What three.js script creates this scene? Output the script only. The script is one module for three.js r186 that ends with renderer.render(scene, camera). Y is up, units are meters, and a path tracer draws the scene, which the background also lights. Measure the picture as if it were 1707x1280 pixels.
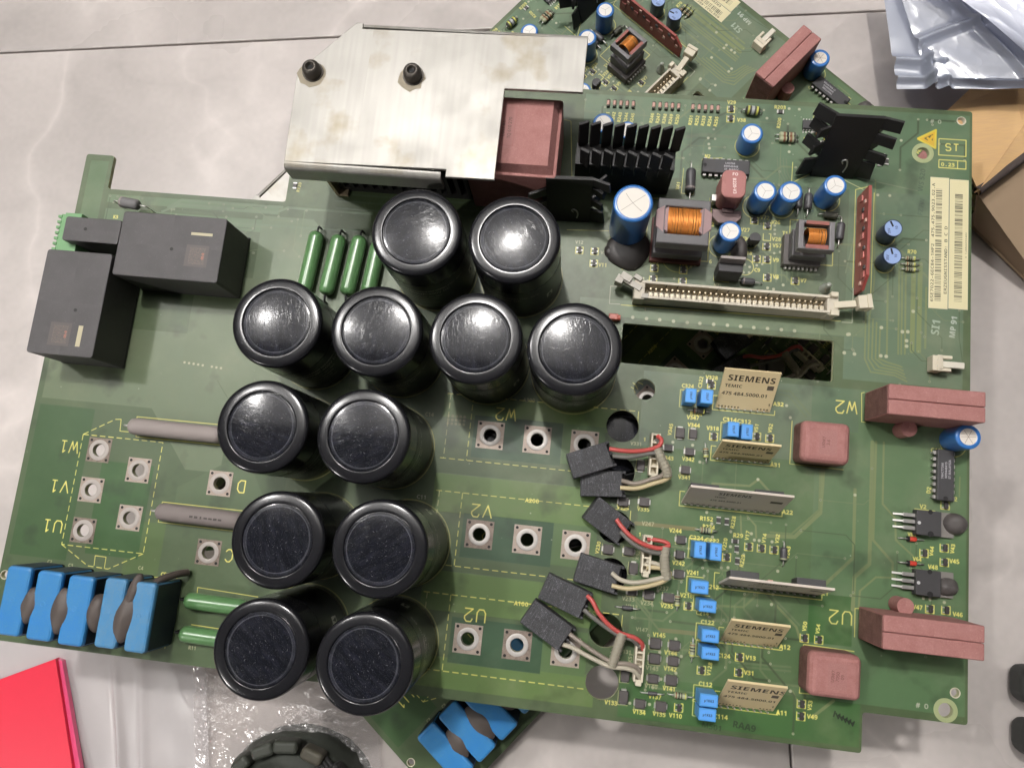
import * as THREE from 'three';
import { RoundedBoxGeometry } from 'three/addons/geometries/RoundedBoxGeometry.js';
import { mergeGeometries, toCreasedNormals } from 'three/addons/utils/BufferGeometryUtils.js';
import { RectAreaLightUniformsLib } from 'three/addons/lights/RectAreaLightUniformsLib.js';

// ---------------------------------------------------------------- camera, lamps, exposure
// Lengths below are millimetres in the board's own axes (u along the long side, v across it, y up from the
// board's top face); MM turns them into the scene's metres.
const MM = 0.001;
const BOARD_Y = 72;            // top face of the upper board above the floor
const UNDER_Y = BOARD_Y - 57.4; // top face of the lower board
const EYE = 315.52;            // camera above the upper board
const scene = new THREE.Scene();
const renderer = new THREE.WebGLRenderer({ antialias: true });
renderer.setSize(1024, 767);
renderer.toneMapping = THREE.LinearToneMapping;
renderer.toneMappingExposure = 0.94;
renderer.shadowMap.enabled = true;
RectAreaLightUniformsLib.init();
scene.background = new THREE.Color().setRGB(0.035, 0.035, 0.037);

const camera = new THREE.PerspectiveCamera(2 * Math.atan(640 / 1243.145) * 180 / Math.PI, 1024 / 767, 0.02, 30);
// the lens looks almost straight down, tipped 10.4 degrees and turned 6 degrees against the board
const down = new THREE.Vector3(0.07007, 0.16645, 0.98356).normalize();
const ex = new THREE.Vector3(1, 0, 0).addScaledVector(down, -down.x).normalize();
const ez = new THREE.Vector3().crossVectors(down, ex);
const TURN = 0.105688;
const AX = ex.clone().multiplyScalar(Math.cos(TURN)).addScaledVector(ez, Math.sin(TURN));
const AZ = ex.clone().multiplyScalar(-Math.sin(TURN)).addScaledVector(ez, Math.cos(TURN));
const AY = down.clone().negate();
{
  const col = (v) => new THREE.Vector3(v.dot(AX), v.dot(AY), v.dot(AZ));
  const m = new THREE.Matrix4().makeBasis(col(new THREE.Vector3(1, 0, 0)), col(new THREE.Vector3(0, -1, 0)), col(new THREE.Vector3(0, 0, -1)));
  camera.position.set(0, (BOARD_Y + EYE) * MM, 0);
  camera.quaternion.setFromRotationMatrix(m);
}
scene.add(camera);
// measured point of the photograph -> [u, v] in mm on the plane h mm above the board's face
function at(px, py, h = 0) {
  const d = new THREE.Vector3(px - 853.5, py - 640, 1243.145);
  const q = d.multiplyScalar((EYE - h) / d.dot(down));
  return [q.dot(AX), q.dot(AZ)];
}

// ---------------------------------------------------------------- helpers
let seed = 7;
function rnd() { seed = (seed * 1664525 + 1013904223) >>> 0; return seed / 4294967296; }
const names = {};
function numbered(n) { const k = names[n] = (names[n] ?? -1) + 1; return k ? n + '_' + String(k).padStart(3, '0') : n; }
function tag(o, label, category, group, kind) {
  if (label) o.userData.label = label;
  if (category) o.userData.category = category;
  if (group) o.userData.group = group;
  if (kind) o.userData.kind = kind;
  return o;
}
function thing(name, label, category, group, kind) {
  const g = new THREE.Group(); g.name = numbered(name); scene.add(g);
  return tag(g, label, category, group, kind);
}
function plain(g) {
  let r = g.index ? g.toNonIndexed() : g;
  for (const k of Object.keys(r.attributes)) if (!['position', 'normal', 'uv'].includes(k)) r.deleteAttribute(k);
  r.clearGroups?.();
  return r;
}
const flat = (a) => a.flat(9).filter(Boolean);
function join(list) { const l = flat([list]).map(plain); return l.length > 1 ? mergeGeometries(l) : l[0]; }
const done = new WeakSet();
function metres(g) { if (!done.has(g)) { g.scale(MM, MM, MM); done.add(g); } return g; }
const cache = {};
function geo(key, make) { return cache[key] ??= metres(join(make())); }
// a part: geometry in mm (or already cached), placed at x, y, z mm inside its parent
function part(name, g, mat, x = 0, z = 0, parent = null, y = 0, turn = 0, label = null) {
  const gg = g.isBufferGeometry && done.has(g) ? g : metres(join(g));
  const m = new THREE.Mesh(gg, mat);
  m.name = name; m.position.set(x * MM, y * MM, z * MM); m.rotation.y = turn;
  m.castShadow = m.receiveShadow = true;
  if (label) m.userData.label = label;
  (parent ?? board).add(m);
  return m;
}
const sub = (parent, name, g, mat, x = 0, y = 0, z = 0, turn = 0) => part(name, g, mat, x, z, parent, y, turn);
// geometry builders, y is the bottom
function box(w, h, d, x = 0, y = 0, z = 0, turn = 0, bev = 0) {
  const g = bev ? new RoundedBoxGeometry(w, h, d, 2, Math.min(bev, w / 2.05, h / 2.05, d / 2.05)) : new THREE.BoxGeometry(w, h, d);
  if (turn) g.rotateY(turn);
  return plain(g.translate(x, y + h / 2, z));
}
function cyl(r, h, x = 0, y = 0, z = 0, seg = 20, r2 = r) { return plain(new THREE.CylinderGeometry(r2, r, h, seg).translate(x, y + h / 2, z)); }
function rod(r, len, x, y, z, turn = 0, seg = 14, r2 = r) { // lying, along u, centred
  const g = new THREE.CylinderGeometry(r2, r, len, seg).rotateZ(-Math.PI / 2);
  if (turn) g.rotateY(turn);
  return plain(g.translate(x, y, z));
}
function lathe(pts, seg = 28) { return plain(new THREE.LatheGeometry(pts.map((p) => new THREE.Vector2(p[0], p[1])), seg)); }
function lieU(g) { return g.rotateZ(-Math.PI / 2); }
function tube(pts, r, seg = 24, rs = 7, closed = false) {
  const c = new THREE.CatmullRomCurve3(pts.map((p) => new THREE.Vector3(p[0], p[1], p[2])), closed, 'centripetal');
  return plain(new THREE.TubeGeometry(c, seg, r, rs, closed));
}
function shapeOf(poly) { return new THREE.Shape(poly.map((p) => new THREE.Vector2(p[0], -p[1]))); }
function prism(poly, h, y = 0, bev = 0, holes = []) {
  const s = shapeOf(poly);
  for (const hole of holes) s.holes.push(hole);
  const g = new THREE.ExtrudeGeometry(s, { depth: h - 2 * bev, bevelEnabled: bev > 0, bevelSize: bev, bevelThickness: bev, bevelOffset: -bev, bevelSegments: 2, curveSegments: 14 });
  return plain(g.rotateX(-Math.PI / 2).translate(0, y + bev, 0));
}
function roundHole(u, v, r) { const p = new THREE.Path(); p.absarc(u, -v, r, 0, Math.PI * 2, true); return p; }
function rectPoly(w, d, r = 0, n = 4) {
  if (!r) return [[-w / 2, -d / 2], [w / 2, -d / 2], [w / 2, d / 2], [-w / 2, d / 2]];
  const out = [];
  for (const [sx, sz, a0] of [[1, 1, 0], [-1, 1, 90], [-1, -1, 180], [1, -1, 270]])
    for (let i = 0; i <= n; i++) { const a = (a0 + 90 * i / n) * Math.PI / 180; out.push([sx * (w / 2 - r) + r * Math.cos(a), sz * (d / 2 - r) + r * Math.sin(a)]); }
  return out;
}
function plate(w, d, y = 0, x = 0, z = 0, turn = 0) { // upward face with uv 0..1
  const g = new THREE.PlaneGeometry(w, d).rotateX(-Math.PI / 2);
  if (turn) g.rotateY(turn);
  return plain(g.translate(x, y, z));
}
// value noise
function hash2(x, y, s) { let h = (x * 374761393 + y * 668265263 + s * 974634777) | 0; h = Math.imul(h ^ (h >>> 13), 1274126177); return ((h ^ (h >>> 16)) >>> 0) / 4294967296; }
function noise(x, y, s = 0) {
  const xi = Math.floor(x), yi = Math.floor(y), fx = x - xi, fy = y - yi, u = fx * fx * (3 - 2 * fx), v = fy * fy * (3 - 2 * fy);
  const a = hash2(xi, yi, s), b = hash2(xi + 1, yi, s), c = hash2(xi, yi + 1, s), d = hash2(xi + 1, yi + 1, s);
  return (a + (b - a) * u) * (1 - v) + (c + (d - c) * u) * v;
}
function fbm(x, y, o = 4, s = 0) { let t = 0, a = 0.5; for (let i = 0; i < o; i++) { t += a * noise(x, y, s + i * 17); x *= 2.03; y *= 2.03; a *= 0.5; } return t / (1 - Math.pow(0.5, o)); }
function dataTex(w, h, fn, srgb = true, repeat = true) {
  const d = new Uint8Array(w * h * 4);
  for (let j = 0; j < h; j++) for (let i = 0; i < w; i++) {
    const c = fn(i / w, j / h), k = (j * w + i) * 4;
    for (let q = 0; q < 3; q++) d[k + q] = Math.max(0, Math.min(255, Math.round(255 * (c.length ? c[q] : c))));
    d[k + 3] = 255;
  }
  const t = new THREE.DataTexture(d, w, h);
  t.magFilter = THREE.LinearFilter; t.minFilter = THREE.LinearMipmapLinearFilter; t.generateMipmaps = true;
  if (srgb) t.colorSpace = THREE.SRGBColorSpace;
  if (repeat) t.wrapS = t.wrapT = THREE.RepeatWrapping;
  t.needsUpdate = true;
  return t;
}
function paint(w, h, fn, srgb = true) {
  const c = document.createElement('canvas'); c.width = w; c.height = h;
  fn(c.getContext('2d'), w, h);
  const t = new THREE.CanvasTexture(c); t.magFilter = THREE.LinearFilter;
  if (srgb) t.colorSpace = THREE.SRGBColorSpace;
  return t;
}
const lin = (r, g, b) => new THREE.Color().setRGB(r, g, b);
function M(c, rough = 0.5, o = {}) {
  const phys = ['clearcoat', 'transmission', 'sheen', 'ior', 'specularIntensity'].some((k) => k in o);
  return new (phys ? THREE.MeshPhysicalMaterial : THREE.MeshStandardMaterial)({ color: Array.isArray(c) ? lin(...c) : c, roughness: rough, ...o });
}
function uvMetres(g, k) { // box-projected uv, k texture repeats per mm
  const p = g.attributes.position, n = g.attributes.normal, uv = new Float32Array(p.count * 2);
  for (let i = 0; i < p.count; i++) {
    const ax = Math.abs(n.getX(i)), ay = Math.abs(n.getY(i)), az = Math.abs(n.getZ(i));
    const [a, b] = ay >= ax && ay >= az ? [p.getX(i), p.getZ(i)] : ax >= az ? [p.getZ(i), p.getY(i)] : [p.getX(i), p.getY(i)];
    uv[2 * i] = a * k; uv[2 * i + 1] = b * k;
  }
  g.setAttribute('uv', new THREE.BufferAttribute(uv, 2));
  return g;
}

// ---------------------------------------------------------------- lamps outside the picture: ceiling spots, an added fill spot and panel
function ceilingSpot(x, y, z, candela, color, size, label) {
  const g = thing('ceiling_spot', label, 'ceiling lamp');
  g.position.set(x, y, z);
  const ring = new THREE.Mesh(new THREE.TorusGeometry(0.052, 0.008, 8, 32).rotateX(Math.PI / 2), M([0.7, 0.7, 0.7], 0.4)); ring.name = 'lamp_ring'; g.add(ring);
  const lens = new THREE.Mesh(new THREE.CylinderGeometry(0.046, 0.046, 0.006, 32), M([0.8, 0.8, 0.8], 0.5, { emissive: color, emissiveIntensity: 6 })); lens.name = 'lamp_lens'; g.add(lens);
  const p = new THREE.PointLight(color, candela); p.position.set(0, -0.03, 0); p.castShadow = true; p.shadow.radius = size; p.shadow.mapSize.set(2048, 2048); g.add(p);
}
ceilingSpot(-0.24, 1.95, -0.72, 6.2, new THREE.Color(1, 0.968, 0.935), 2.2, 'round ceiling spot above the boards, nearer to the middle');
ceilingSpot(-1.08, 1.95, -0.52, 3.4, new THREE.Color(1, 0.972, 0.945), 2.2, 'round ceiling spot above the boards, farther to the left');
ceilingSpot(-1.5, 1.6, 1.25, 4.6, new THREE.Color(1, 0.965, 0.92), 2.2, 'added round fill spot out of view, toward the person standing');  // unseen fill, added to brighten the faces of the standing cards
{
  const g = thing('added_fill_panel', 'added wide white fill panel above the boards, out of view', 'ceiling lamp');  // added soft panel for ambient light and grey reflections in the can tops
  g.position.set(-0.35, 2.0, -0.75);
  const c = new THREE.Color(1, 0.97, 0.94);
  const face = new THREE.Mesh(new THREE.BoxGeometry(2.2, 0.03, 1.1), M([0.8, 0.8, 0.8], 0.6, { emissive: c, emissiveIntensity: 0.8 })); face.name = 'fill_panel_face'; g.add(face);
  const r = new THREE.RectAreaLight(c, 0.8, 2.2, 1.1); r.position.set(0, -0.02, 0); r.rotation.x = -Math.PI / 2; g.add(r);
}

// ---------------------------------------------------------------- floor tiles
const marble = dataTex(1024, 1024, (x, y) => {
  const X = x * 9, Y = y * 9, w = fbm(X * 0.8, Y * 0.8, 4, 3) * 2.2;
  let b = 0.735 + 0.22 * (fbm(X * 1.1 + w, Y * 1.1 + w * 0.6, 5, 9) - 0.5);
  const r1 = 1 - Math.abs(2 * fbm(X * 0.75 + 0.4 * w, Y * 0.45 + 3, 4, 21) - 1), r2 = 1 - Math.abs(2 * fbm(X * 0.5 + 9, Y * 0.9 + 0.5 * w, 4, 33) - 1);
  b += 0.045 * Math.pow(r1, 24) + 0.04 * Math.pow(r2, 30) + 0.02 * Math.pow(r1, 6) - 0.03 * Math.pow(1 - Math.abs(2 * fbm(X * 0.6 + 4, Y + 7, 4, 45) - 1), 14);
  b += 0.02 * (noise(x * 400, y * 400, 5) - 0.5);
  return [b, b * 0.96, b * 0.94];
});
const marbleRough = dataTex(256, 256, (x, y) => 0.2 + 0.16 * fbm(x * 9, y * 9, 3, 2), false);
const floor = thing('floor', null, null, null, 'structure');
floor.userData.label = 'pale marble floor tiles';
{
  const grout = M([0.42, 0.40, 0.385], 0.9);
  part('grout', box(3200, 8, 2600, -60, -14, 0), grout, 0, 0, floor);
  const tileM = M([1, 1, 1], 0.5, { map: marble, roughnessMap: marbleRough, roughness: 1 });
  const T = 600, a = -0.1091, J = 1.0;
  // joints measured on the floor: one runs along the top of the picture, one crosses under the lower right corner
  const base = at(480, 65, -BOARD_Y), cross = at(1319, 1260, -BOARD_Y);
  const c = Math.cos(a), s = Math.sin(a);
  const row0 = -s * base[0] + c * base[1], col0 = c * cross[0] + s * cross[1];
  for (let r = -2; r < 3; r++) for (let k = -3; k < 3; k++) {
    const off = r % 2 ? -87 : 0;
    const cx = col0 + (k + 0.5) * T + off, cz = row0 + (r + 0.5) * T;
    const g = box(T - J, 10, T - J, 0, -10, 0, 0, 0.8);
    const p = g.attributes.position, uv = g.attributes.uv, q = hash2(r, k, 5) * 0.3, q2 = hash2(r, k, 9) * 0.3;
    for (let i = 0; i < p.count; i++) uv.setXY(i, (p.getX(i) + 300) / 900 + q, (p.getZ(i) + 300) / 900 + q2);
    const m = part('tile', g, tileM, c * cx - s * cz, s * cx + c * cz, floor);
    m.rotation.y = -a;
  }
}

// ---------------------------------------------------------------- measured places on the upper board (pixels of the photograph)
// small three-legged transistors inside printed squares
const SOT = [[1219, 182], [1218, 198], [1258, 367.5], [1279.6, 376.3], [1279, 395], [1278.4, 410.9], [1261.4, 431.4], [1279, 432.6], [1279.6, 462.5], [989.9, 438.9], [991.6, 418.7], [966, 417], [1043.5, 443], [1091, 446.8], [1139.3, 450.3], [1089, 465], [1138, 469], [1326, 468],
  [1186.4, 641.7], [1190, 727.4], [1261.8, 727.4], [1283.5, 730.3], [1248.5, 911], [1269.6, 913.6], [1290.7, 916.2], [1211.6, 928.5], [1147.5, 1009.7], [1341.3, 1063.3], [1365.4, 1066], [1233.2, 1095], [1231.8, 1120.4], [1169.4, 1116.9], [1131.6, 1179.3], [1336.4, 1173], [1335.5, 1193.3], [1576.2, 842.3], [1541, 921.8], [1575, 913.2], [1575, 937], [1550.7, 1014.8], [1577.6, 1016.8]];
// flat moulded diodes: centre, width, depth
const DPAK = [[1134.7, 721, 15, 18], [1156.4, 722.8, 13, 16], [1115, 746, 14, 12], [1150.6, 752.7, 15, 13], [1143.5, 783, 15, 14], [1069, 776, 13, 17], [1040, 836.4, 17, 15], [1074.7, 836.4, 17, 15], [1136, 899.6, 15, 14], [1134, 924.7, 14, 14], [1132.7, 957, 16, 14], [1014, 915.7, 17, 16], [1049, 919, 17, 14], [1056.6, 947.3, 15, 18], [1054, 987.7, 15, 10], [1082.5, 992.2, 16, 15], [1115.3, 996.7, 18, 15], [1093.4, 1072.8, 18, 17], [1125, 1076.6, 17, 16], [1092, 1098.5, 18, 16], [1123, 1102.4, 17, 15], [1089.5, 1132.2, 17, 14], [1119.8, 1134.8, 18, 16], [1040, 1163, 15, 20], [1067.6, 1174, 16, 14], [1102.4, 1178.6, 17, 16], [1042.5, 1127.7, 14, 17]];
// small blue film capacitors: top face corners, height in mm
const FILM = [[1142.8, 646.9, 1161, 671.5, 9.5], [1168.8, 649, 1189, 673, 9.5], [1213.5, 703, 1232.5, 728, 10], [1236.5, 707, 1255, 732.5, 10], [1158, 903, 1177, 930, 9], [1184.4, 905.7, 1203, 933.8, 9], [1152.7, 968, 1181, 989, 6.5], [1166.4, 1001, 1193.7, 1020, 9], [1170.8, 1050, 1198.4, 1070, 9], [1170.8, 1080, 1198.4, 1099, 9], [1167.7, 1158, 1196.3, 1177.5, 10], [1166, 1182, 1193, 1201, 9]];
// the twelve big cans, base centres in mm
const CANS = [['A', -66.2, -98.3], ['B', -28.5, -98.4], ['C', -115, -58.3], ['D', -76.3, -58.5], ['E', -38.8, -59], ['F', -2, -58.4], ['G', -114.2, -18.6], ['H', -75.8, -18.9], ['I', -101.8, 21.4], ['J', -64.3, 20.4], ['K', -101.9, 59.4], ['L', -64.4, 59.8]];
const U = -84, G_ = PALEGREY();
function PALEGREY() { return '#b5b58e'; }
const TEXTS = [['V29', 1220, 171.4], ['V38', 1236.6, 201], ['V72', 1275.5, 363.4], ['V26', 1294, 371], ['V27', 1243, 384], ['V28', 1295, 399], ['V57', 1296, 410.5], ['V18', 1247, 422.6], ['V9', 1294, 434], ['V8', 1294, 462], ['C9', 1262.6, 450.7], ['V3', 1241, 398], ['C2', 1207, 364.6, 0, 1.5, G_], ['N7', 1195, 474.8, 0, 1.4, G_], ['6', 1184.7, 436.7], ['2', 1188.8, 375], ['V11', 1005, 442], ['V3', 1006, 421, 0, 1.4, G_], ['V12', 966, 404, 0, 1.4, G_], ['C69', 1091, 437], ['V60', 1139.3, 440.6], ['V7', 1340, 468.7], ['T1', 1309.5, 389.7],
  ['V328', 1187, 630], ['C322', 1168.8, 637, U], ['C324', 1147, 644.5], ['A32', 1298.4, 673, 0, 1.7], ['R324', 1160.8, 690.5], ['V347', 1155.6, 696.5], ['V345', 1118.3, 715.7, U], ['V344', 1157, 709], ['V318', 1188.6, 715], ['C314', 1217, 699.4, 0, 1.7], ['C312', 1241, 702.5, 0, 1.7], ['V51', 1261.8, 713.5, U], ['V52', 1285.2, 713.5, U], ['A31', 1293.3, 774.2, 0, 1.7], ['V343', 1113.2, 764], ['V342', 1147.6, 766.2],
  ['V341', 1141.3, 796.7], ['A22', 1313.5, 853, 0, 1.7], ['R152', 1178.2, 864.4, 0, 1.6], ['R228', 1223, 870.5, U], ['R224', 1181.7, 879], ['R29', 1231, 892.5, 0, 1.6], ['V17', 1246.7, 892.5, U], ['V14', 1274.9, 897, U], ['V32', 1296.8, 897.8, U], ['V220', 1209, 907.4, U], ['R229', 1238.3, 934.7, U], ['C224', 1161.5, 896, 0, 1.7], ['C222', 1187.9, 900.4, 0, 1.7], ['V244', 1126.4, 885.4], ['V242', 1131.6, 939], ['V241', 1155.4, 955.7], ['C212', 1188, 979.5], ['V218', 1144.8, 993.5], ['A21', 1373.3, 988.3, 0, 1.6], ['V243', 1314.4, 920.6, U],
  ['V235', 1112.3, 1010.5], ['C214', 1171.2, 1022.8], ['C122', 1180, 1037.8, 0, 1.6], ['A12', 1309, 1078.2, 0, 1.7], ['V50', 1342.5, 1044, U], ['V54', 1364.5, 1048.3, U], ['R124', 1152.7, 1080, U, 1.4], ['C124', 1207, 1094], ['V13', 1252, 1096.7, 0, 1.6], ['V128', 1183.5, 1115, U], ['V31', 1249.4, 1121.3, 0, 1.6], ['V144', 1118.5, 1088.8], ['V142', 1117.6, 1116], ['V141', 1115.8, 1148.5], ['C112', 1176.4, 1140.6, 0, 1.6], ['V110', 1126.4, 1194.2], ['A11', 1303.9, 1188, 0, 1.7], ['V53', 1351.3, 1175.7, U], ['V49', 1354.8, 1195, 0, 1.6], ['C114', 1202, 1195, 0, 1.6],
  ['V334', 1038.6, 847], ['V335', 1072.8, 849.5], ['V247', 1080.5, 873.8, 0, 1.5, G_], ['V230', 997.4, 912.5, U], ['X52', 1063.7, 925.4, U, 1.5, G_], ['V237', 1104.3, 981.4, 0, 1.5, G_], ['V233', 1047.7, 998.7, 0, 1.5, G_], ['V234', 1078.6, 1006.4, 0, 1.5, G_], ['V213', 1053.5, 1011, 0, 1.4, G_], ['V147', 1070.2, 1049.6, 0, 1.4, G_], ['V145', 1099.2, 1059.2], ['V143', 1087.6, 1114.6, 0, 1.5, G_], ['V131', 1043, 1086, 0, 1.4, G_], ['X51', 1051.5, 1096.6, U, 1.5, G_], ['V140', 1085.6, 1145, 0, 1.5, G_], ['V137', 1092, 1161.9], ['V133', 1018.6, 1172.2], ['V134', 1065.7, 1187.6], ['V135', 1099.2, 1190.9], ['V331', 1060.8, 739.3, 0, 1.4, G_], ['X53', 1078, 773, U, 1.4, G_],
  ['V42', 1588.6, 832.3], ['V2', 1539.6, 844.3, 0, 1.6], ['D2', 1549, 816.8, U, 1.6], ['C40', 1561, 750.7, 0, 1.6], ['T5', 1506, 715.5, 0, 1.5, G_], ['V63', 1521, 891, 0, 1.3], ['V44', 1554.3, 918.5, U], ['V43', 1589.5, 914.5, U], ['V45', 1592, 936.4], ['V64', 1529.8, 932.5, 0, 1.3], ['V48', 1556.3, 946.4], ['V47', 1530.4, 1012.8], ['V46', 1597.5, 1024.8],
  ['N2', 1180, 261], ['R203', 1301, 179.3], ['R200', 1299.5, 205, U], ['R59', 1377.8, 192.5], ['R197', 1359.3, 193.4, U], ['R132', 1349.6, 233], ['V41', 1131, 309.4, U], ['R70', 1521, 420.6], ['A300', 882, 668, 0, 1.5, G_], ['A200', 887.3, 833.8, 0, 1.7], ['A100', 869, 1005.7, 0, 1.7], ['C14', 716, 691, 0, 1.5, G_], ['C11', 703, 828, 0, 1.7, '#b9b9a8'], ['C5', 272, 958], ['C4', 234, 947, 0, 1.4, G_], ['C3', 117, 943, 0, 1.3, G_], ['C2', 82, 937, 0, 1.3, G_], ['R120', 498, 312, U, 1.4], ['R11', 320, 1080, 0, 1.4, G_], ['K3', 192, 362], ['1', 1075, 732, 0, 1.4], ['1', 1067, 891, 0, 1.4], ['1', 1076, 516, 0, 1.3, G_], ['R13', 1232, 188, 0, 0.1]];
for (const [x0, dx, y0, n0, n] of [[1012, 10.5, 194, 241, 5], [1086.5, 10.6, 196.5, 246, 5], [1151.5, 10.6, 200, 251, 5]]) for (let i = 0; i < n; i++) TEXTS.push(['R' + (n0 + i), x0 + dx * i, y0 + i * 0.6, U, 1.45]);

// ---------------------------------------------------------------- the upper circuit board
const board = thing('circuit_board', 'upper green circuit board with twelve black capacitors, lying on top of the stack', 'circuit board', 'stacked circuit boards');
board.position.y = BOARD_Y * MM;
const U0 = -241.5, V0 = -191, BW = 403.5, BH = 272;
const OUTLINE = [[-240.7, -142], [-227, -142], [-227, -125.4], [-140.6, -125.4], [-140.6, -190.1], [161, -190.1], [161, 64.8], [121.9, 64.8], [121.9, 79.9], [-240.7, 79.9]];
function rounded(poly, r) { // small fillets, keeps the order
  const out = [], n = poly.length;
  for (let i = 0; i < n; i++) {
    const p = poly[i], a = poly[(i + n - 1) % n], b = poly[(i + 1) % n];
    const la = Math.hypot(a[0] - p[0], a[1] - p[1]), lb = Math.hypot(b[0] - p[0], b[1] - p[1]);
    const s = [p[0] + (a[0] - p[0]) / la * r, p[1] + (a[1] - p[1]) / la * r], e = [p[0] + (b[0] - p[0]) / lb * r, p[1] + (b[1] - p[1]) / lb * r];
    for (let k = 0; k <= 3; k++) { const t = k / 3; out.push([(1 - t) ** 2 * s[0] + 2 * t * (1 - t) * p[0] + t * t * e[0], (1 - t) ** 2 * s[1] + 2 * t * (1 - t) * p[1] + t * t * e[1]]); }
  }
  return out;
}
const SLOT = [[17.4, -82], [105.9, -82], [105.9, -64.4], [17.4, -64.4]];
// square contact pads with a through hole: u, v
const PADS = [[-34.6, -28], [-14.5, -28], [5.5, -28], [-34.6, 13.7], [-14.5, 13.7], [5.6, 13.8], [-34.6, 55.8], [-14.3, 55.8], [5.5, 56],
  [-206.5, -4.4], [-206.6, 13.1], [-206.6, 30.6], [-186.8, 2.5], [-186.9, 23.1], [-149.3, 4.4], [-149.3, 33.7]];
const BIGHOLES = [[20.8, -37.4, 6.8], [20.7, -17.8, 6.8], [20.9, 4.6, 6.8], [20.9, 24, 6.8], [20.8, 46, 6.7], [21, 66.1, 6.6], [28.8, -53.9, 4.5]];
const bossHole = at(1539, 255.3), cornerHole = at(1603.4, 201.7), corner2 = at(1593, 1155), boss2 = at(1577, 1184), leftHole = at(7, 958);
const POSTHOLE = at(1374, 481);

const YEL = '#fbf27a', PALE = '#dcda9c', WHT = '#d2d2c0';
const PX = 2048 / BW;
const boardRelief = document.createElement('canvas'); boardRelief.width = 2048; boardRelief.height = 1380;
const boardMap = paint(2048, 1380, (c, W, H) => {
  const rel = boardRelief.getContext('2d'); rel.fillStyle = '#606060'; rel.fillRect(0, 0, W, H);
  const X = (u) => (u - U0) * PX, Y = (v) => (v - V0) * PX;
  c.fillStyle = '#455b39'; c.fillRect(0, 0, W, H);
  const fill = (poly, col, up = 0) => {
    for (const [k, style] of [[c, col], [rel, up > 0 ? '#8a8a8a' : up < 0 ? '#4a4a4a' : null]]) {
      if (!style) continue;
      k.fillStyle = style; k.beginPath(); poly.forEach((p, i) => k[i ? 'lineTo' : 'moveTo'](X(p[0]), Y(p[1]))); k.closePath(); k.fill();
    }
  };
  const R = (u0, v0, u1, v1, col, up = 1) => fill([[u0, v0], [u1, v0], [u1, v1], [u0, v1]], col, up);
  const P = (pts) => pts.map((p) => at(p[0], p[1]));
  // copper areas under the mask
  R(-238, -139, -229, -100, '#4e6b45'); R(-226, -123, -143, -119, '#587350'); R(-226, -116, -150, -110, '#587350');
  fill([[-238, -60], [-175, -60], [-150, -30], [-150, 0], [-166, 0], [-186, -25], [-238, -25]], '#5d7050'); fill([[-150, -118], [-126, -118], [-122, -114], [-122, -30], [-150, -30]], '#5b7150');
  fill([[-176, -88], [-128, -88], [-128, -22], [-143, -22], [-158, -40], [-176, -48]], '#5c6f4e');
  fill([[-186, 24], [-170, 24], [-170, 76], [-186, 76]], '#4a6433'); fill([[-168, 8], [-140, -10], [-128, 10], [-128, 20], [-168, 20]], '#4b6240');
  R(-238, -22, -212, 44, '#33552a', -1); R(-204, 0, -180, 40, '#305727', -1);
  for (const [v0, v1] of [[-44, -34], [-10, 6], [30, 46], [64, 76]]) R(-56, v0, 18, v1, '#56743a');
  for (const vc of [-28, 13.7, 55.8]) { R(-42, vc - 8, -4, vc + 10, '#2c4c30', -1); R(-4, vc - 8, 14, vc + 9, '#4c6a3c'); }
  R(28, -62, 100, -30, '#5a7056'); R(100, -62, 160, 62, '#4f7049'); R(30, -30, 100, 62, '#4a6a40'); R(28, 62, 121, 78, '#3b6332');
  R(-8, -188, 160, -150, '#527050'); R(40, -150, 110, -84, '#4b6248'); R(110, -150, 158, -66, '#557056');
  R(-2, -92, 118, -84.5, '#5e7756'); R(100, 22, 117, 41, '#2f5c27', -1); R(98, -62, 117, -44, '#4d6a4c', -1);
  // tracks
  const track = (pts, w, col = '#6f8052') => {
    const q = P(pts);
    for (const [k, style] of [[c, col], [rel, '#9a9a9a']]) {
      k.strokeStyle = style; k.lineWidth = w * PX; k.lineJoin = 'round'; k.lineCap = 'round'; k.beginPath();
      q.forEach((p, i) => k[i ? 'lineTo' : 'moveTo'](X(p[0]), Y(p[1]))); k.stroke();
    }
  };
  for (let i = 0; i < 5; i++) track([[1444 + i * 6, 520 + i * 6], [1442 + i * 6, 598], [1452 + i * 7, 604 + (4 - i) * 4], [1492 + i * 2, 610 + (4 - i) * 4], [1512 - i * 2, 636 - i * 6]], 0.7);
  for (const x of [1481, 1500, 1505, 1511]) track([[x, 440], [x - 2, 590]], 0.8);
  for (const x of [1524, 1535]) track([[x, 440], [x - 3, 585]], 1.9, '#72834f');
  track([[1545, 480], [1543, 580]], 0.9); track([[1460, 300], [1458, 470], [1449, 540]], 0.6);
  track([[1373, 780], [1368, 855], [1325, 895], [1280, 893]], 1.6); track([[1368, 785], [1366, 850], [1320, 890], [1285, 887]], 0.8, '#647a4c');
  track([[1426, 816], [1423, 930], [1366, 983]], 1.3); track([[1455, 737], [1450, 940], [1425, 962], [1422, 1016]], 1.5); track([[1461, 737], [1456, 900], [1489, 938], [1488, 962]], 1);
  track([[1474, 737], [1472, 840], [1493, 864], [1494, 900], [1522, 926]], 0.8); track([[1493, 963], [1461, 962], [1434, 985], [1432, 1016]], 0.8);
  track([[1286, 1000], [1328, 1045], [1334, 1066]], 1); track([[1291, 998], [1333, 1042]], 0.8, '#5f7550'); track([[1100, 1004], [1240, 1012], [1268, 986], [1288, 990]], 0.9, '#647a4c'); track([[1230, 1105], [1318, 1112]], 0.8, '#5d744e'); track([[1232, 1111], [1318, 1119]], 0.8, '#5d744e');
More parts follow.
